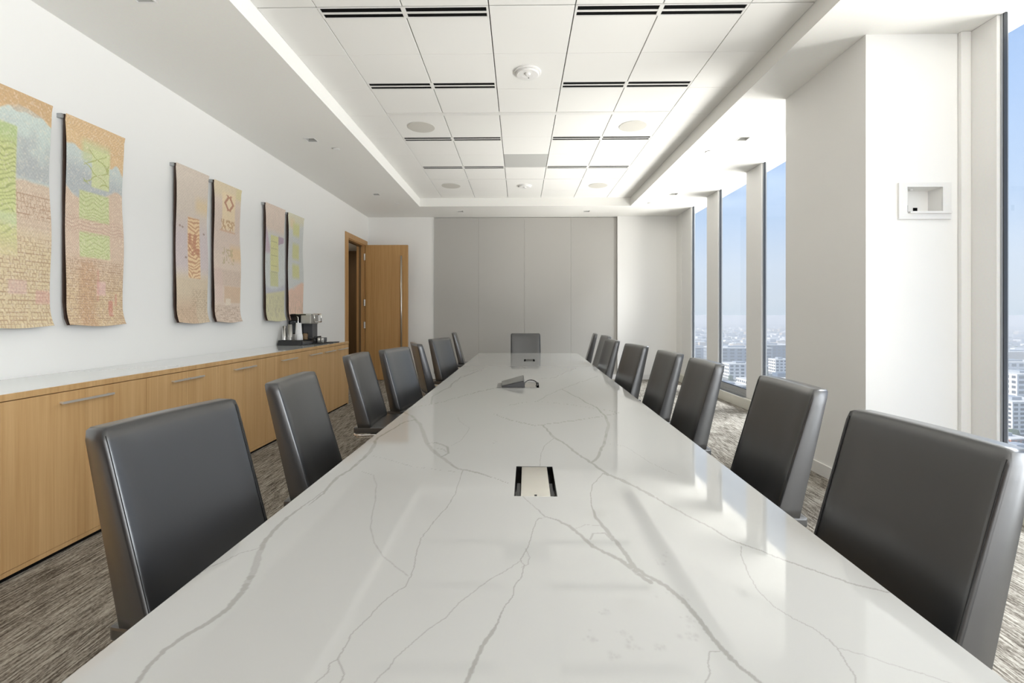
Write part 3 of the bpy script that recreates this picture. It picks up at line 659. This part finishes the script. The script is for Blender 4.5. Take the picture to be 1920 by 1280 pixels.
def make_chair():
    t_ = thing('conference_chair', 'x', 'chair')
    b, front = backrest_bm(); br = b.out('backrest', 'leather', t_, smooth=True); wn = br.modifiers.new('weighted', 'WEIGHTED_NORMAL'); wn.weight = 80
    for s_ in (-1, 1):   # stitched seam just inside each side edge
        pts = [(front(s_*.226, z)+.0004, s_*.226, z) for z in [.52+.48*k/16 for k in range(17)]]
        B().tube(pts, .0013, 5).out('seam', 'thread', t_)
    B().box(.03, .56, -.238, .238, .468, .512).bevel(.012, 3).out('seat', 'leather', t_, smooth=False)
    z = .457; r = .008; fr = [(.50, -.19, z), (.10, -.245, z), (.045, -.235, z), (.028, -.20, z), (.028, .20, z), (.045, .235, z), (.10, .245, z), (.50, .19, z)]
    B().tube(fr, r, 8).out('seat_frame', 'chrome', t_, smooth=True)
    z = .440; B().tube([(p[0]+.012, p[1]*.97, z) for p in fr], .005, 6).out('lower_rail', 'chrome', t_, smooth=True)
    B().tube([(.27, 0, .06), (.27, 0, .36)], .028, 16).tube([(.27, 0, .3), (.27, 0, .44)], .02, 12).out('column', 'chrome', t_, smooth=True)
    B().box(.12, .42, -.13, .13, .42, .467).bevel(.006, 1).out('mechanism', 'dark', t_)
    for k in range(4):
        a = PI/4+k*PI/2; c, s2 = math.cos(a), math.sin(a)
        leg = B().hexa([(.27+c*.02+s2*.018, s2*.02-c*.018, .03), (.27+c*.33+s2*.012, s2*.33-c*.012, .012), (.27+c*.33-s2*.012, s2*.33+c*.012, .012), (.27+c*.02-s2*.018, s2*.02+c*.018, .03),
                        (.27+c*.02+s2*.018, s2*.02-c*.018, .075), (.27+c*.33+s2*.012, s2*.33-c*.012, .03), (.27+c*.33-s2*.012, s2*.33+c*.012, .03), (.27+c*.02-s2*.018, s2*.02+c*.018, .075)]).out('leg', 'chrome', t_)
        B().lathe([(.016, 0), (.02, .006), (.012, .014)], (.27+c*.315, s2*.315, 0), 12).out('glide', 'dark', leg)
    return t_
lb = 'black leather high-back chair, '
CH = [  # front-top centre x, y, direction faced (deg), label
 (-1.062, 1.445, -9.4, lb+'nearest on the left side of the table'),
 (-1.076, 2.259, 4.2, lb+'second along the left side of the table'),
 (-1.227, 3.587, .8, lb+'third along the left side, in front of the open door'),
 (-1.094, 4.181, -13.5, lb+'fourth along the left side, left of the turned chair'),
 (-1.080, 4.99, 22, lb+'on the left side, turned so its back shows'),
 (-0.999, 5.973, -20.2, lb+'sixth along the left side, lit pale across its front'),
 (-1.07, 7.84, 5, lb+'farthest on the left, seen edge-on'),
 (.097, 7.545, -89.2, lb+'alone at the far end of the table facing the camera'),
 (1.071, 1.282, 183.9, lb+'nearest on the right, largest in the picture'),
 (1.190, 2.128, 178.3, lb+'second along the right side, before the white column'),
 (1.194, 3.087, 179, lb+'third along the right side, below the middle window'),
 (1.194, 3.817, 181.7, lb+'fourth along the right side of the table'),
 (1.152, 4.734, 189.4, lb+'fifth along the right side, against the white far wall'),
 (1.092, 5.637, 183.5, lb+'sixth along the right side, overlapping the one behind'),
 (1.216, 6.737, 181.6, lb+'seventh along the right side, mostly hidden'),
 (1.19, 7.54, 173, lb+'farthest on the right, seen edge-on'),
]
proto = make_chair()
for i, (x, y, a, l) in enumerate(CH):
    c = proto if i == 0 else copy_tree(proto)
    c.location = (x, y, 0); c.rotation_euler.z = math.radians(a); c['label'] = l; c['group'] = 'black leather chairs around the conference table'

# ================================================================== textile hangings
def fr_(x): return x-np.floor(x)
def hsh(a, b_): return fr_(np.sin(a*127.1+b_*311.7)*43758.5453)
def noise2(u, v, s):
    x, y = u*s, v*s; xi, yi = np.floor(x), np.floor(y); fx, fy = x-xi, y-yi; fx = fx*fx*(3-2*fx); fy = fy*fy*(3-2*fy)
    return (hsh(xi, yi)*(1-fx)+hsh(xi+1, yi)*fx)*(1-fy)+(hsh(xi, yi+1)*(1-fx)+hsh(xi+1, yi+1)*fx)*fy
def lin(c): c = np.array(c)/255.; return np.where(c <= .04045, c/12.92, ((c+.055)/1.055)**2.4)
def put(C, mask, col, k=1.):
    m_ = (mask*k)[..., None]; C[:] = C*(1-m_)+lin(col)[None, None, :]*m_
def sm(x, e): return np.clip(x/e+.5, 0, 1)
def maze(u, v, n, asp, wd=.2):
    y = v*n; r_ = np.floor(y); x = u*n*asp+hsh(r_, 3)*5; c = np.floor(x)
    l1 = (fr_(y) < wd)*(hsh(c, r_) > .22); l2 = (fr_(x) < wd*.9)*(hsh(c+9, r_) > .3)
    dd = (np.abs(fr_(x)-.6) < .12)*(np.abs(fr_(y)-.6) < .15)*(hsh(c, r_+4) > .8)
    return np.clip(l1*1.+l2*1.+dd, 0, 1)
def hatch(u, v, n, asp, wd=.4): return (fr_(u*n*asp+v*n+.3*np.sin(v*40)) < wd)*1.
def chev(u, v, n, m_, wd=.3): return (fr_(v*n+np.abs(fr_(u*m_+.35*noise2(u, v*3, 5))-.5)*2.2+1.3*noise2(u, v*3, 7)) < wd)*1.
def rect(u, v, u0, u1, v0, v1, e=.02): return sm(u-u0, e)*sm(u1-u, e)*sm(v-v0, e*.5)*sm(v1-v, e*.5)
def pA(u, v):   # large olive-green block on the left, maze below
    C = np.ones(u.shape+(3,))*lin((205, 184, 160)); n_ = noise2(u, v*2.8, 9)
    put(C, hatch(u, v*2.8, 26, 1.4), (176, 138, 110), .6)
    put(C, sm(.36+.02*n_-v, .02), (188, 203, 198)); put(C, sm(.36-v, .02)*sm(v-.16-.1*n_, .14), (160, 166, 170), .9)
    put(C, sm(.045+.05*n_+.03*np.sin(u*7)-v, .012), (203, 166, 110)); put(C, sm(.03+.07*n_-v, .01), (176, 132, 82), .5)
    g = rect(u, v, -.1, .56, .15, .70); put(C, g, (190, 198, 122)); put(C, g*sm(.22-v, .06), (160, 186, 120), .8)
    put(C, g*chev(u, v, 44, 3.5)*sm(v-.22, .03), (135, 148, 62), .75); put(C, g*sm(v-.52, .02)*sm(.57-v, .02), (188, 200, 150), .8)
    mz = sm(v-.44+.1*(u < .56)*0-.26*(u < .56), .02); tan = sm(v-.64+.06*n_, .1); put(C, tan, (205, 186, 140), .8)
    put(C, maze(u, v*2.8, 21, 1.2, .24)*np.clip(sm(v-.70, .02)+sm(v-.42, .02)*(u > .56)*sm(.53-v, .02)+sm(v-.61, .02)*(u > .56), 0, 1), (152, 104, 66), .75)
    put(C, rect(u, v, .45, .68, .80, .86), (205, 165, 160), .6); put(C, rect(u, v, -.1, .3, .86, .93), (200, 135, 125), .5); put(C, rect(u, v, .8, 1.1, .84, .9), (205, 140, 140), .5)
    put(C, (noise2(u, v*2.8, 60) > .72)*1., (235, 225, 205), .25); return C
def pB(u, v):
    C = np.ones(u.shape+(3,))*lin((208, 184, 160)); n_ = noise2(u, v*2.8, 8)
    put(C, hatch(u, v*2.8, 26, 1.3), (178, 134, 110), .6)
    bl = sm(.33+.04*np.sin(u*5)+.02*n_-v, .02); put(C, bl, (184, 196, 194)); put(C, bl*sm(v-.21-.05*u, .08), (160, 168, 174), .9)
    put(C, sm(.105+.05*n_+.06*u-v, .012), (208, 172, 120)); put(C, sm(.06+.16*n_*u-v, .01)*hatch(u, v*3, 20, 1, .5), (182, 138, 90), .5)
    put(C, sm(.19-v, .02)*rect(u, v, .25, .74, .09, .3, .08), (186, 196, 140), .8); put(C, rect(u, v, .42, .74, .12, .31), (196, 204, 140), .9)
    mo = (np.abs(fr_(u*2.6+v*12+.5*n_)-.5) < .05)+(np.abs(fr_(u*2.6-v*12+.3-.4*n_)-.5) < .05); put(C, rect(u, v, .28, .74, .13, .30)*np.clip(mo, 0, 1), (150, 162, 66), .85)
    for a, b2 in ((.34, .48), (.54, .665)):
        g = rect(u, v, .22, .74, a, b2); put(C, g, (190, 199, 138)); put(C, g*chev(u, v, 52, 4), (150, 162, 80), .6)
    put(C, chev(u, v, 60, 3, .35)*rect(u, v, 0, 1, .47, .55, .05), (176, 130, 112), .55)
    put(C, sm(v-.74, .2), (205, 178, 130), .75); put(C, rect(u, v, .2, .48, .68, 1.1, .1), (184, 132, 84), .6)
    put(C, maze(u, v*2.8, 30, 1.15, .27)*sm(v-.66-.03*n_, .02), (150, 100, 66), .75)
    put(C, rect(u, v, .5, .66, .78, .85), (212, 170, 165), .8); put(C, rect(u, v, .72, .80, .875, .955), (190, 96, 82), .75); put(C, rect(u, v, .5, .54, .72, .88), (196, 110, 95), .4); put(C, rect(u, v, .84, .88, .84, .9), (196, 110, 95), .6)
    put(C, (noise2(u, v*2.8, 70) > .74)*1., (238, 226, 205), .3); return C
def pC(u, v):
    C = np.ones(u.shape+(3,))*lin((206, 192, 178)); n_ = noise2(u, v*3, 5)
    put(C, hatch(u, v*3, 34, 1.2), (184, 166, 156), .5); put(C, rect(u, v, .6, 1.1, .18, .27, .12), (212, 186, 140), .8)
    put(C, sm(v-.36, .15)*sm(.66-v, .06), (190, 176, 182), .8); put(C, sm(v-.7, .05), (200, 180, 150), .9)
    p = rect(u, v, .36, .74, .315, .71); put(C, p, (222, 190, 142)); tex = chev(u+.1*n_, v, 40, 2.2, .42); put(C, p*tex, (176, 108, 62), .8); put(C, rect(u, v, .38, .72, .40, .56)*(noise2(u, v*3, 14) > .45), (168, 88, 44), .8)
    put(C, sm(v-.86, .1)*rect(u, v, 0, .62, .8, 1.1), (196, 164, 134), .8)
    put(C, maze(u, v*3, 26, 1.1, .25)*np.clip(sm(v-.9, .02)+sm(v-.78, .02)*sm(u-.45, .1), 0, 1), (150, 116, 84), .6)
    for a, b2 in ((.12, .385), (.2, .39), (.88, .405), (.3, .58)): put(C, rect(u, v, a-.03, a+.03, b2-.006, b2+.006, .01), (120, 84, 66), .8)
    return C
def pD(u, v):
    C = np.ones(u.shape+(3,))*lin((208, 188, 172)); n_ = noise2(u, v*3, 5)
    put(C, sm(.1-v, .05), (208, 190, 158)); put(C, rect(u, v, .8, 1.1, 0, .08), (200, 190, 130), .6)
    put(C, hatch(u, v*3, 34, 1.2)*sm(v-.15, .05)*sm(.5-v, .05), (184, 160, 160), .55); put(C, rect(u, v, .28, .78, .06, .33, .05), (222, 200, 160), .9)
    zz = np.abs(fr_(v*11)-.5)*.26; mo = (np.abs(u-.38-zz) < .04)+(np.abs(u-.70+zz) < .04); put(C, np.clip(mo, 0, 1)*rect(u, v, .25, .8, .075, .19), (160, 84, 48), .9)
    g = rect(u, v, .25, .78, .255, .335); put(C, g*(noise2(u, v*3, 24) > .52), (176, 130, 80), .85); put(C, rect(u, v, .2, .8, .335, .345), (196, 140, 90), .7)
    put(C, rect(u, v, .6, 1.1, .44, .55, .1), (214, 180, 132), .8); put(C, rect(u, v, .3, .75, .46, .58)*(noise2(u, v*3, 26) > .6), (170, 150, 100), .7)
    put(C, hatch(u, v*3, 26, -1.2, .4)*rect(u, v, 0, 1, .62, .74, .04), (152, 116, 92), .6); put(C, rect(u, v, 0, .3, .62, .85, .1), (208, 178, 170), .6)
    put(C, rect(u, v, .35, 1.1, .74, .86), (198, 166, 134), .9); put(C, rect(u, v, .4, .6, .83, .88), (218, 204, 186), .9)
    put(C, maze(u, v*3, 28, 1.1, .26)*sm(v-.88, .02), (146, 108, 76), .65); return C
def pE(u, v):
    C = np.ones(u.shape+(3,))*lin((204, 194, 184)); n_ = noise2(u, v*3, 6)
    put(C, sm(.27-v, .06), (212, 192, 178)); put(C, sm(v-.24, .08)*sm(.76-v, .04), (192, 198, 198)); put(C, rect(u, v, 0, .25, .2+.1*0, .42, .06)*(u*1.2 < (v-.18)*1.5), (178, 150, 172), .8)
    put(C, rect(u, v, .68, 1., .255, .34)*(v < .4-.1*u), (150, 122, 152), .9); put(C, rect(u, v, .26, .68, .26, .57), (204, 202, 130), .95); put(C, rect(u, v, .24, .64, .57, .70), (190, 192, 134), .95)
    for y_ in (.31, .37, .43, .52, .575): put(C, rect(u, v, .3, .62, y_, y_+.006, .01), (140, 140, 96), .7)
    put(C, sm(v-.70-.03*np.sin(u*4), .03)*sm(.79-.04*u-v, .02), (170, 172, 186), .9); put(C, sm(v-.77+.04*u, .02), (196, 192, 150))
    put(C, (noise2(u*2, v*1.2, 22) > .62)*sm(v-.78, .03), (160, 154, 128), .5); put(C, (noise2(u*4, v, 30) > .7)*1., (170, 160, 150), .2); return C
def pF(u, v):
    C = np.ones(u.shape+(3,))*lin((192, 196, 196)); n_ = noise2(u, v*3, 6)
    put(C, sm(.13-.1*u+.05*n_-v, .06), (204, 200, 176)); put(C, rect(u, v, .1, .4, .04, .14, .1), (214, 190, 150), .7)
    for a, b2 in ((.08, .20), (.275, .42), (.47, .60)): put(C, rect(u, v, .28, .72, a, b2, .08), (196, 196, 128), .95)
    put(C, sm(v-.74+.10*u+.03*n_, .03), (216, 178, 158)); put(C, sm(v-.8, .2)*(noise2(u*2, v, 26) > .55), (156, 140, 116), .55); return C
def hanging(y0, y1, painter, label, nu, nv):
    z0, z1 = 1.245, 2.69; yc = (y0+y1)/2
    o = thing('textile_hanging', label, 'wall hanging', (XL, yc, z0), group='patterned textile hangings on the left wall')
    u = np.linspace(0, 1, nu); v = np.linspace(0, 1, nv); U, Vv = np.meshgrid(u, v)
    C = painter(U, Vv)*.78+lin((226, 218, 204))*.22; C = C*(.93+.16*noise2(U, Vv*3, 90)[..., None]+.06*np.sin(U*nu*1.3)[..., None]*np.sin(Vv*nv)[..., None]); C = np.clip(C*1.1, 0, 1)
    XX = .048 + .010*np.sin(Vv*9+U*2)*.5 + .030*np.clip((Vv-.90)/.1, 0, 1)**2 + .008*np.clip((.03-Vv)/.03, 0, 1) + .006*(U-.5)*2*np.clip(1-Vv*8, 0, 1)
    YY = y0+(y1-y0)*U - yc + .004*np.sin(Vv*14)*(U > .97); ZZ = z1-(z1-z0)*Vv - z0 + .008*np.sin(U*5+2)*(Vv > .995)
    n = nu*nv; co = np.stack([XX, YY, ZZ], -1).reshape(-1, 3).astype(np.float32); id_ = np.arange(n).reshape(nv, nu)
    q_ = np.stack([id_[:-1, :-1], id_[1:, :-1], id_[1:, 1:], id_[:-1, 1:]], -1).reshape(-1, 4)
    me = bpy.data.meshes.new('cloth'); me.vertices.add(n); me.vertices.foreach_set('co', co.ravel())
    me.loops.add(q_.size); me.loops.foreach_set('vertex_index', q_.ravel().astype(np.int32)); me.polygons.add(len(q_)); me.polygons.foreach_set('loop_start', np.arange(0, q_.size, 4, dtype=np.int32))
    me.update(); me.validate(); at = me.color_attributes.new('tint', 'FLOAT_COLOR', 'POINT')
    at.data.foreach_set('color', np.concatenate([C.reshape(-1, 3), np.ones((n, 1))], 1).astype(np.float32).ravel())
    me.materials.append(M['textile']); c = bpy.data.objects.new('cloth', me); COL.objects.link(c); c.parent = o
    # lining behind the cloth follows its drape
    b = B(); prof = [(.040, z1-z0-.004), (.034, (z1-z0)*.6), (.034, .16), (.046, .05), (.066, .004)]
    for (xa, za), (xb, zb) in zip(prof, prof[1:]):
        b.hexa([(xb-.012, y0-yc+.002, zb), (xb, y0-yc+.002, zb), (xb, y1-yc-.004, zb), (xb-.012, y1-yc-.004, zb), (xa-.012, y0-yc+.002, za), (xa, y0-yc+.002, za), (xa, y1-yc-.004, za), (xa-.012, y1-yc-.004, za)])
    b.out('lining', 'board', o)
    B().tube([(.022, y0-yc-.012, z1-z0-.02), (.022, y1-yc-.01, z1-z0-.02)], .010, 10).out('rod', 'alum', o, smooth=True)
    B().box(0, .036, y0-yc-.016, y0-yc-.004, z1-z0-.035, z1-z0-.006).out('bracket', 'alum', o)
hanging(2.565, 3.035, pA, 'textile with a big olive-green patterned block, leftmost and cut by the photo edge', 110, 330)
hanging(3.14, 3.60, pB, 'textile with ochre top, pale blue band and three green squares, second from left', 110, 400)
hanging(4.165, 4.59, pC, 'beige textile with one tall rust-brown patterned strip', 66, 320)
hanging(4.69, 5.135, pD, 'beige textile with a small rust zigzag figure near its top', 60, 300)
hanging(5.65, 6.105, pE, 'pale textile with one long yellow-green bar and violet patches', 50, 260)
hanging(6.21, 6.64, pF, 'pale blue textile with three yellow-green squares, directly above the coffee machine', 40, 260)

# ================================================================== coffee corner
tz = CT+.066
o = thing('coffee_tray', 'black pod drawer tray on the worktop under the coffee things', 'tray', (-2.955, 6.22, CT))
B().hexa([(-.155,-.25,0),(.165,-.25,0),(.165,.25,0),(-.155,.25,0),(-.145,-.24,.066),(.155,-.24,.066),(.155,.25,.066),(-.145,.25,.066)]).bevel(.004, 1).out('body', 'blackgloss', o)
B().box(.164, .172, -.23, .23, .012, .05).out('drawer_front', 'plastic_grey', o)
B().box(.172, .178, -.22, .2, .040, .048).out('pull', 'steel', o)
o = thing('coffee_machine', 'black and silver pod coffee machine with a smoked water tank', 'coffee machine', (-2.95, 6.36, tz))
B().box(-.03, .13, .0, .15, 0, .27).bevel(.006, 1).out('column', 'plastic_grey', o)
B().box(-.05, .0, -.02, .0, 0, .30).out('spine', 'blackgloss', o)
B().box(-.14, -.01, -.13, .08, .07, .315).bevel(.008, 1).out('water_tank', 'smoke', o)
B().box(-.145, .0, -.135, .085, .315, .333).bevel(.004, 1).out('tank_lid', 'blackgloss', o)
B().box(.0, .145, -.09, .15, .205, .325).bevel(.012, 2).out('brew_head', 'silver', o)
B().box(-.14, .18, -.10, .16, .333, .343).bevel(.003, 1).out('top_plate', 'chrome', o)
B().tube([(.15, -.09, .33), (.19, -.09, .325), (.195, -.09, .23)], .008, 8).tube([(.15, .12, .33), (.19, .12, .325), (.195, .12, .23)], .008, 8).tube([(.195, -.09, .23), (.195, .12, .23)], .008, 8).out('lever', 'chrome', o, smooth=True)
B().tube([(-.02, -.145, .31), (-.0, -.15, .29), (0, -.15, .16), (-.015, -.145, .14)], .006, 8).out('tank_handle', 'chrome', o, smooth=True)
B().box(.0, .16, -.12, -.0, 0, .02).bevel(.003, 1).out('drip_tray', 'dark', o)
def cups(name, x, y, z, r0, r1, h, n, label, m):
    o = thing(name, label, 'cups', (x, y, z))
    H = h+.011*(n-1)
    for k in range(n):
        z_ = .011*k
        B().lathe([(r0, z_), (r0+.003, z_+.003), (r0, z_+.008), (r1, z_+h)], n=20).out('cup', m, o, smooth=True)
    return o
cups('cup_stack', -2.985, 6.06, tz, .033, .027, .17, 4, 'tall stack of silvery cups standing left on the coffee tray', 'silver')
cups('cup_stack', -3.055, 6.05, tz, .030, .024, .15, 4, 'shorter clear-looking cup stack at the wall end of the coffee tray', 'chrome')
o = tag(B().lathe([(.036, 0), (.040, .004), (.037, .055), (.033, .075), (.031, .078)], n=24).out('sugar_cup', 'paper', smooth=True), 'small white round pot on the tray before the upturned cups', 'pot'); o.location = (-2.855, 6.05, tz)
cups('paper_cup_stack', -2.905, 6.13, tz+.0, .046, .033, .20, 3, 'stack of upturned white paper cups in front of the coffee machine', 'paper')
o = thing('packet_jar', 'clear jar of brown sugar packets on the coffee tray', 'jar', (-2.835, 6.17, tz))
B().lathe([(.034, 0), (.036, .004), (.036, .09), (.033, .092)], n=20).out('glass', 'clear', o, smooth=True)
B().lathe([(.030, .003), (.030, .075), (.012, .085)], n=9).out('packets', 'coffee', o)
o = thing('pod_holder', 'dark pod holder with clear cups at the right end of the tray', 'pod holder', (-2.70, 6.33, CT))
B().box(-.05, .06, -.09, .09, 0, .02).bevel(.003, 1).out('base', 'blackgloss', o)
B().box(-.05, -.03, -.09, .09, .02, .105).out('back', 'blackgloss', o)
for i, (px, py) in enumerate(((0, -.05), (0, .045), (.04, -.05), (.04, .045))): B().lathe([(.024, .02), (.027, .06), (.026, .085), (.018, .086)], (px, py, 0), 14).out('pod', 'plastic_grey' if i % 2 else 'silver', o, smooth=True)
o = tag(B().box(-.05, .075, -.11, .11, 0, .012).bevel(.003, 1).out('napkin_holder', 'dark'), 'flat black tray lying right of the pod holder', 'tray'); o.location = (-2.665, 6.60, CT)

# ================================================================== city and haze beyond the glass
GZ = -118.0
m, t, b = mat('city_ground'); M['ground'] = m
g = t.nodes.new('ShaderNodeNewGeometry'); mp = t.nodes.new('ShaderNodeMapping'); mp.inputs['Scale'].default_value = (.012, .02, 1)
n = t.nodes.new('ShaderNodeTexNoise'); n.inputs['Scale'].default_value = 1; n.inputs['Detail'].default_value = 6
r = t.nodes.new('ShaderNodeValToRGB'); r.color_ramp.elements[0].position = .38; r.color_ramp.elements[0].color = (.045, .065, .04, 1); r.color_ramp.elements[1].position = .66; r.color_ramp.elements[1].color = (.46, .43, .38, 1)
q = r.color_ramp.elements.new(.5); q.color = (.17, .17, .15, 1)
t.links.new(g.outputs['Position'], mp.inputs[0]); t.links.new(mp.outputs[0], n.inputs['Vector']); t.links.new(n.outputs['Fac'], r.inputs[0]); t.links.new(r.outputs[0], b.inputs['Base Color']); b.inputs['Roughness'].default_value = 1
gr = B().box(20, 14000, -3000, 16000, GZ-5, GZ).out('city_ground', 'ground'); tag(gr, 'hazy ground of streets and trees spreading under the city', 'ground'); gr['kind'] = 'structure'
M['b_white'] = plain('facade_white', (.80, .79, .77), .7, bscale=.1); M['b_tan'] = plain('facade_tan', (.52, .43, .33), .8, bscale=.1); M['b_red'] = plain('facade_brick', (.42, .17, .10), .8, bscale=.1)
M['b_grey'] = plain('facade_grey', (.30, .33, .37), .7, bscale=.1); M['b_blue'] = plain('facade_blue_glass', (.10, .14, .2), .3, bscale=.1); M['b_win'] = plain('facade_windows', (.07, .08, .10), .3); M['b_roof'] = plain('roof_light', (.62, .60, .56), .9, bscale=.2)
M['tree'] = plain('tree_green', (.05, .08, .035), 1, bscale=2)
def at(px, d):  # a spot on the ground seen in photo column px at distance d ahead
    r_ = (px-960)/F*d; return r_*cY-d*sY, r_*sY+d*cY
heroes = []
def building(px, d, wx, wy, h, m, label, rot=0, win=(6, 4), roofbox=True):
    x, y = at(px, d); heroes.append((x, y, max(wx, wy)*.75)); o = thing('building', label, 'building', (x, y, GZ), math.radians(rot))
    B().box(-wx/2, wx/2, -wy/2, wy/2, 0, h).out('walls', m, o)
    B().box(-wx/2-.3, wx/2+.3, -wy/2-.3, wy/2+.3, h, h+1).out('roof', 'b_roof', o)
    if roofbox: B().box(-wx*.2, wx*.1, -wy*.2, wy*.2, h+1, h+4).out('roof_plant', 'b_grey', o)
    nfl, nc = win; 
    if nfl:
        fh = h/nfl
        for k in range(nfl):
            for c in range(nc):
                cw = wx/nc; x0 = -wx/2+cw*(c+.2); B().box(x0, x0+cw*.6, -wy/2-.25, -wy/2+.1, fh*(k+.28), fh*(k+.82)).out('window', 'b_win', o)
                cw = wy/nc; y0 = -wy/2+cw*(c+.2); B().box(-wx/2-.25, -wx/2+.1, y0, y0+cw*.6, fh*(k+.28), fh*(k+.82)).out('window', 'b_win', o)
    return o
building(1897, 470, 34, 30, 34, 'b_white', 'white slab block with a grid of windows through the near right window', 4, (8, 5))
building(1915, 640, 60, 40, 40, 'b_white', 'white office block behind the gridded slab, near right window', 4, (6, 5))
building(1880, 700, 34, 30, 36, 'b_white', 'plain white block left of the office block, near right window', 4, (0, 0))
building(1886, 560, 50, 30, 20, 'b_tan', 'long tan roofed block behind the gridded white slab', 4, (3, 6))
building(1882, 428, 20, 26, 9, 'b_red', 'low red brick building at the foot of the gridded white slab', 8, (2, 4))
building(1908, 400, 34, 22, 6, 'b_grey', 'low dark roofed building closest below the near right window', 8, (1, 4))
building(1896, 900, 110, 50, 30, 'b_white', 'long pale building in the haze, near right window', 0, (3, 8))
building(1905, 1150, 140, 60, 30, 'b_tan', 'broad cream building far in the haze, near right window', 0, (0, 0))
building(1382, 1080, 130, 60, 44, 'b_grey', 'broad dark office block in the middle window', 0, (6, 8))
building(1388, 900, 60, 40, 26, 'b_white', 'white office block before the dark one, middle window', 0, (4, 6))
building(1360, 1150, 70, 50, 40, 'b_tan', 'beige block left of the dark office, middle window', 0, (5, 5))
building(1378, 620, 44, 30, 12, 'b_blue', 'small dark blue building low in the middle window', 5, (2, 5))
building(1384, 560, 26, 20, 7, 'b_grey', 'low grey building at the bottom of the middle window', 5, (1, 3))
building(1366, 760, 60, 40, 7, 'b_white', 'flat white hall low in the middle window', 5, (1, 6))
building(1452, 760, 100, 50, 14, 'b_white', 'large white flat-roofed hall in the right of the three windows', 0, (2, 8))
building(1462, 900, 30, 26, 34, 'b_white', 'white framed tower block in the right of the three windows', 0, (6, 4))
building(1446, 1150, 90, 50, 46, 'b_blue', 'blue-grey office slab in the right of the three windows', 0, (6, 8))
building(1456, 660, 60, 40, 8, 'b_tan', 'tan low hall under the white one, right of the three windows', 0, (1, 6))
building(1310, 1300, 110, 50, 30, 'b_grey', 'grey block in the narrow far-left window', 0, (4, 6))
building(1312, 850, 60, 40, 10, 'b_white', 'white flat hall in the narrow far-left window', 0, (2, 6))
rr = random.Random(5); bm_ = {k: B() for k in ('b_white', 'b_tan', 'b_grey', 'b_blue')}
def anywhere():
    a = math.radians(rr.uniform(-25, 62)); d = 480*(8**rr.random()); return d*math.cos(a), d*math.sin(a), d
for i in range(3600):
    zone = rr.random(); px = rr.uniform(1285, 1480) if zone < .6 else rr.uniform(1840, 2300)
    d = 520*(9**rr.random()); x, y = at(px, d)
    if i > 1500: x, y, d = anywhere()
    if d < 1150 and rr.random() < .45: continue
    if any(math.hypot(x-a, y-b2) < r_+22 for a, b2, r_ in heroes): continue
    s_ = rr.uniform(10, 34)*(1 if d < 1500 else 1.5); h = rr.uniform(5, 16)*(1.6 if rr.random() < .12 else 1)
    bm_[rr.choice(('b_white', 'b_white', 'b_tan', 'b_grey', 'b_blue'))].box(x-s_/2, x+s_/2, y-s_*.4, y+s_*.4, GZ, GZ+h)
for k, bb in bm_.items():
    o = tag(bb.out('distant_buildings', k), 'countless small %s buildings fading into the haze' % {'b_white': 'white', 'b_tan': 'tan', 'b_grey': 'grey', 'b_blue': 'dark'}[k], 'buildings'); o['kind'] = 'stuff'
tb = B()
for i in range(6500):
    px = rr.uniform(1285, 1480) if rr.random() < .6 else rr.uniform(1840, 2300); d = 380*(12**rr.random()); x, y = at(px, d)
    if i > 2600: x, y, d = anywhere()
    s_ = rr.uniform(4, 11); h = rr.uniform(5, 11)
    if any(math.hypot(x-a, y-b2) < r_+6 for a, b2, r_ in heroes): continue
    tb.hexa([(x-s_*.6,y-s_*.5,GZ),(x+s_*.5,y-s_*.6,GZ),(x+s_*.6,y+s_*.5,GZ),(x-s_*.5,y+s_*.6,GZ),(x-s_*.4,y-s_*.2,GZ+h),(x+s_*.2,y-s_*.4,GZ+h),(x+s_*.4,y+s_*.3,GZ+h),(x-s_*.3,y+s_*.4,GZ+h)])
o = tag(tb.out('street_trees', 'tree'), 'dark green tree clumps scattered between the city buildings', 'trees'); o['kind'] = 'stuff'
# haze layer hanging over the city
m = bpy.data.materials.new('haze'); m.use_nodes = True; t = m.node_tree; t.nodes.clear()
oo = t.nodes.new('ShaderNodeOutputMaterial'); vsn = t.nodes.new('ShaderNodeVolumeScatter'); vsn.inputs['Color'].default_value = (.93, .97, 1, 1); vsn.inputs['Density'].default_value = 1/1900
t.links.new(vsn.outputs[0], oo.inputs['Volume']); M['haze'] = m
hz = B().box(60, 13900, -2900, 15900, GZ+.5, -6).out('haze_layer', 'haze'); tag(hz, 'pale blue haze hanging over the city towards the horizon', 'haze'); hz['kind'] = 'stuff'
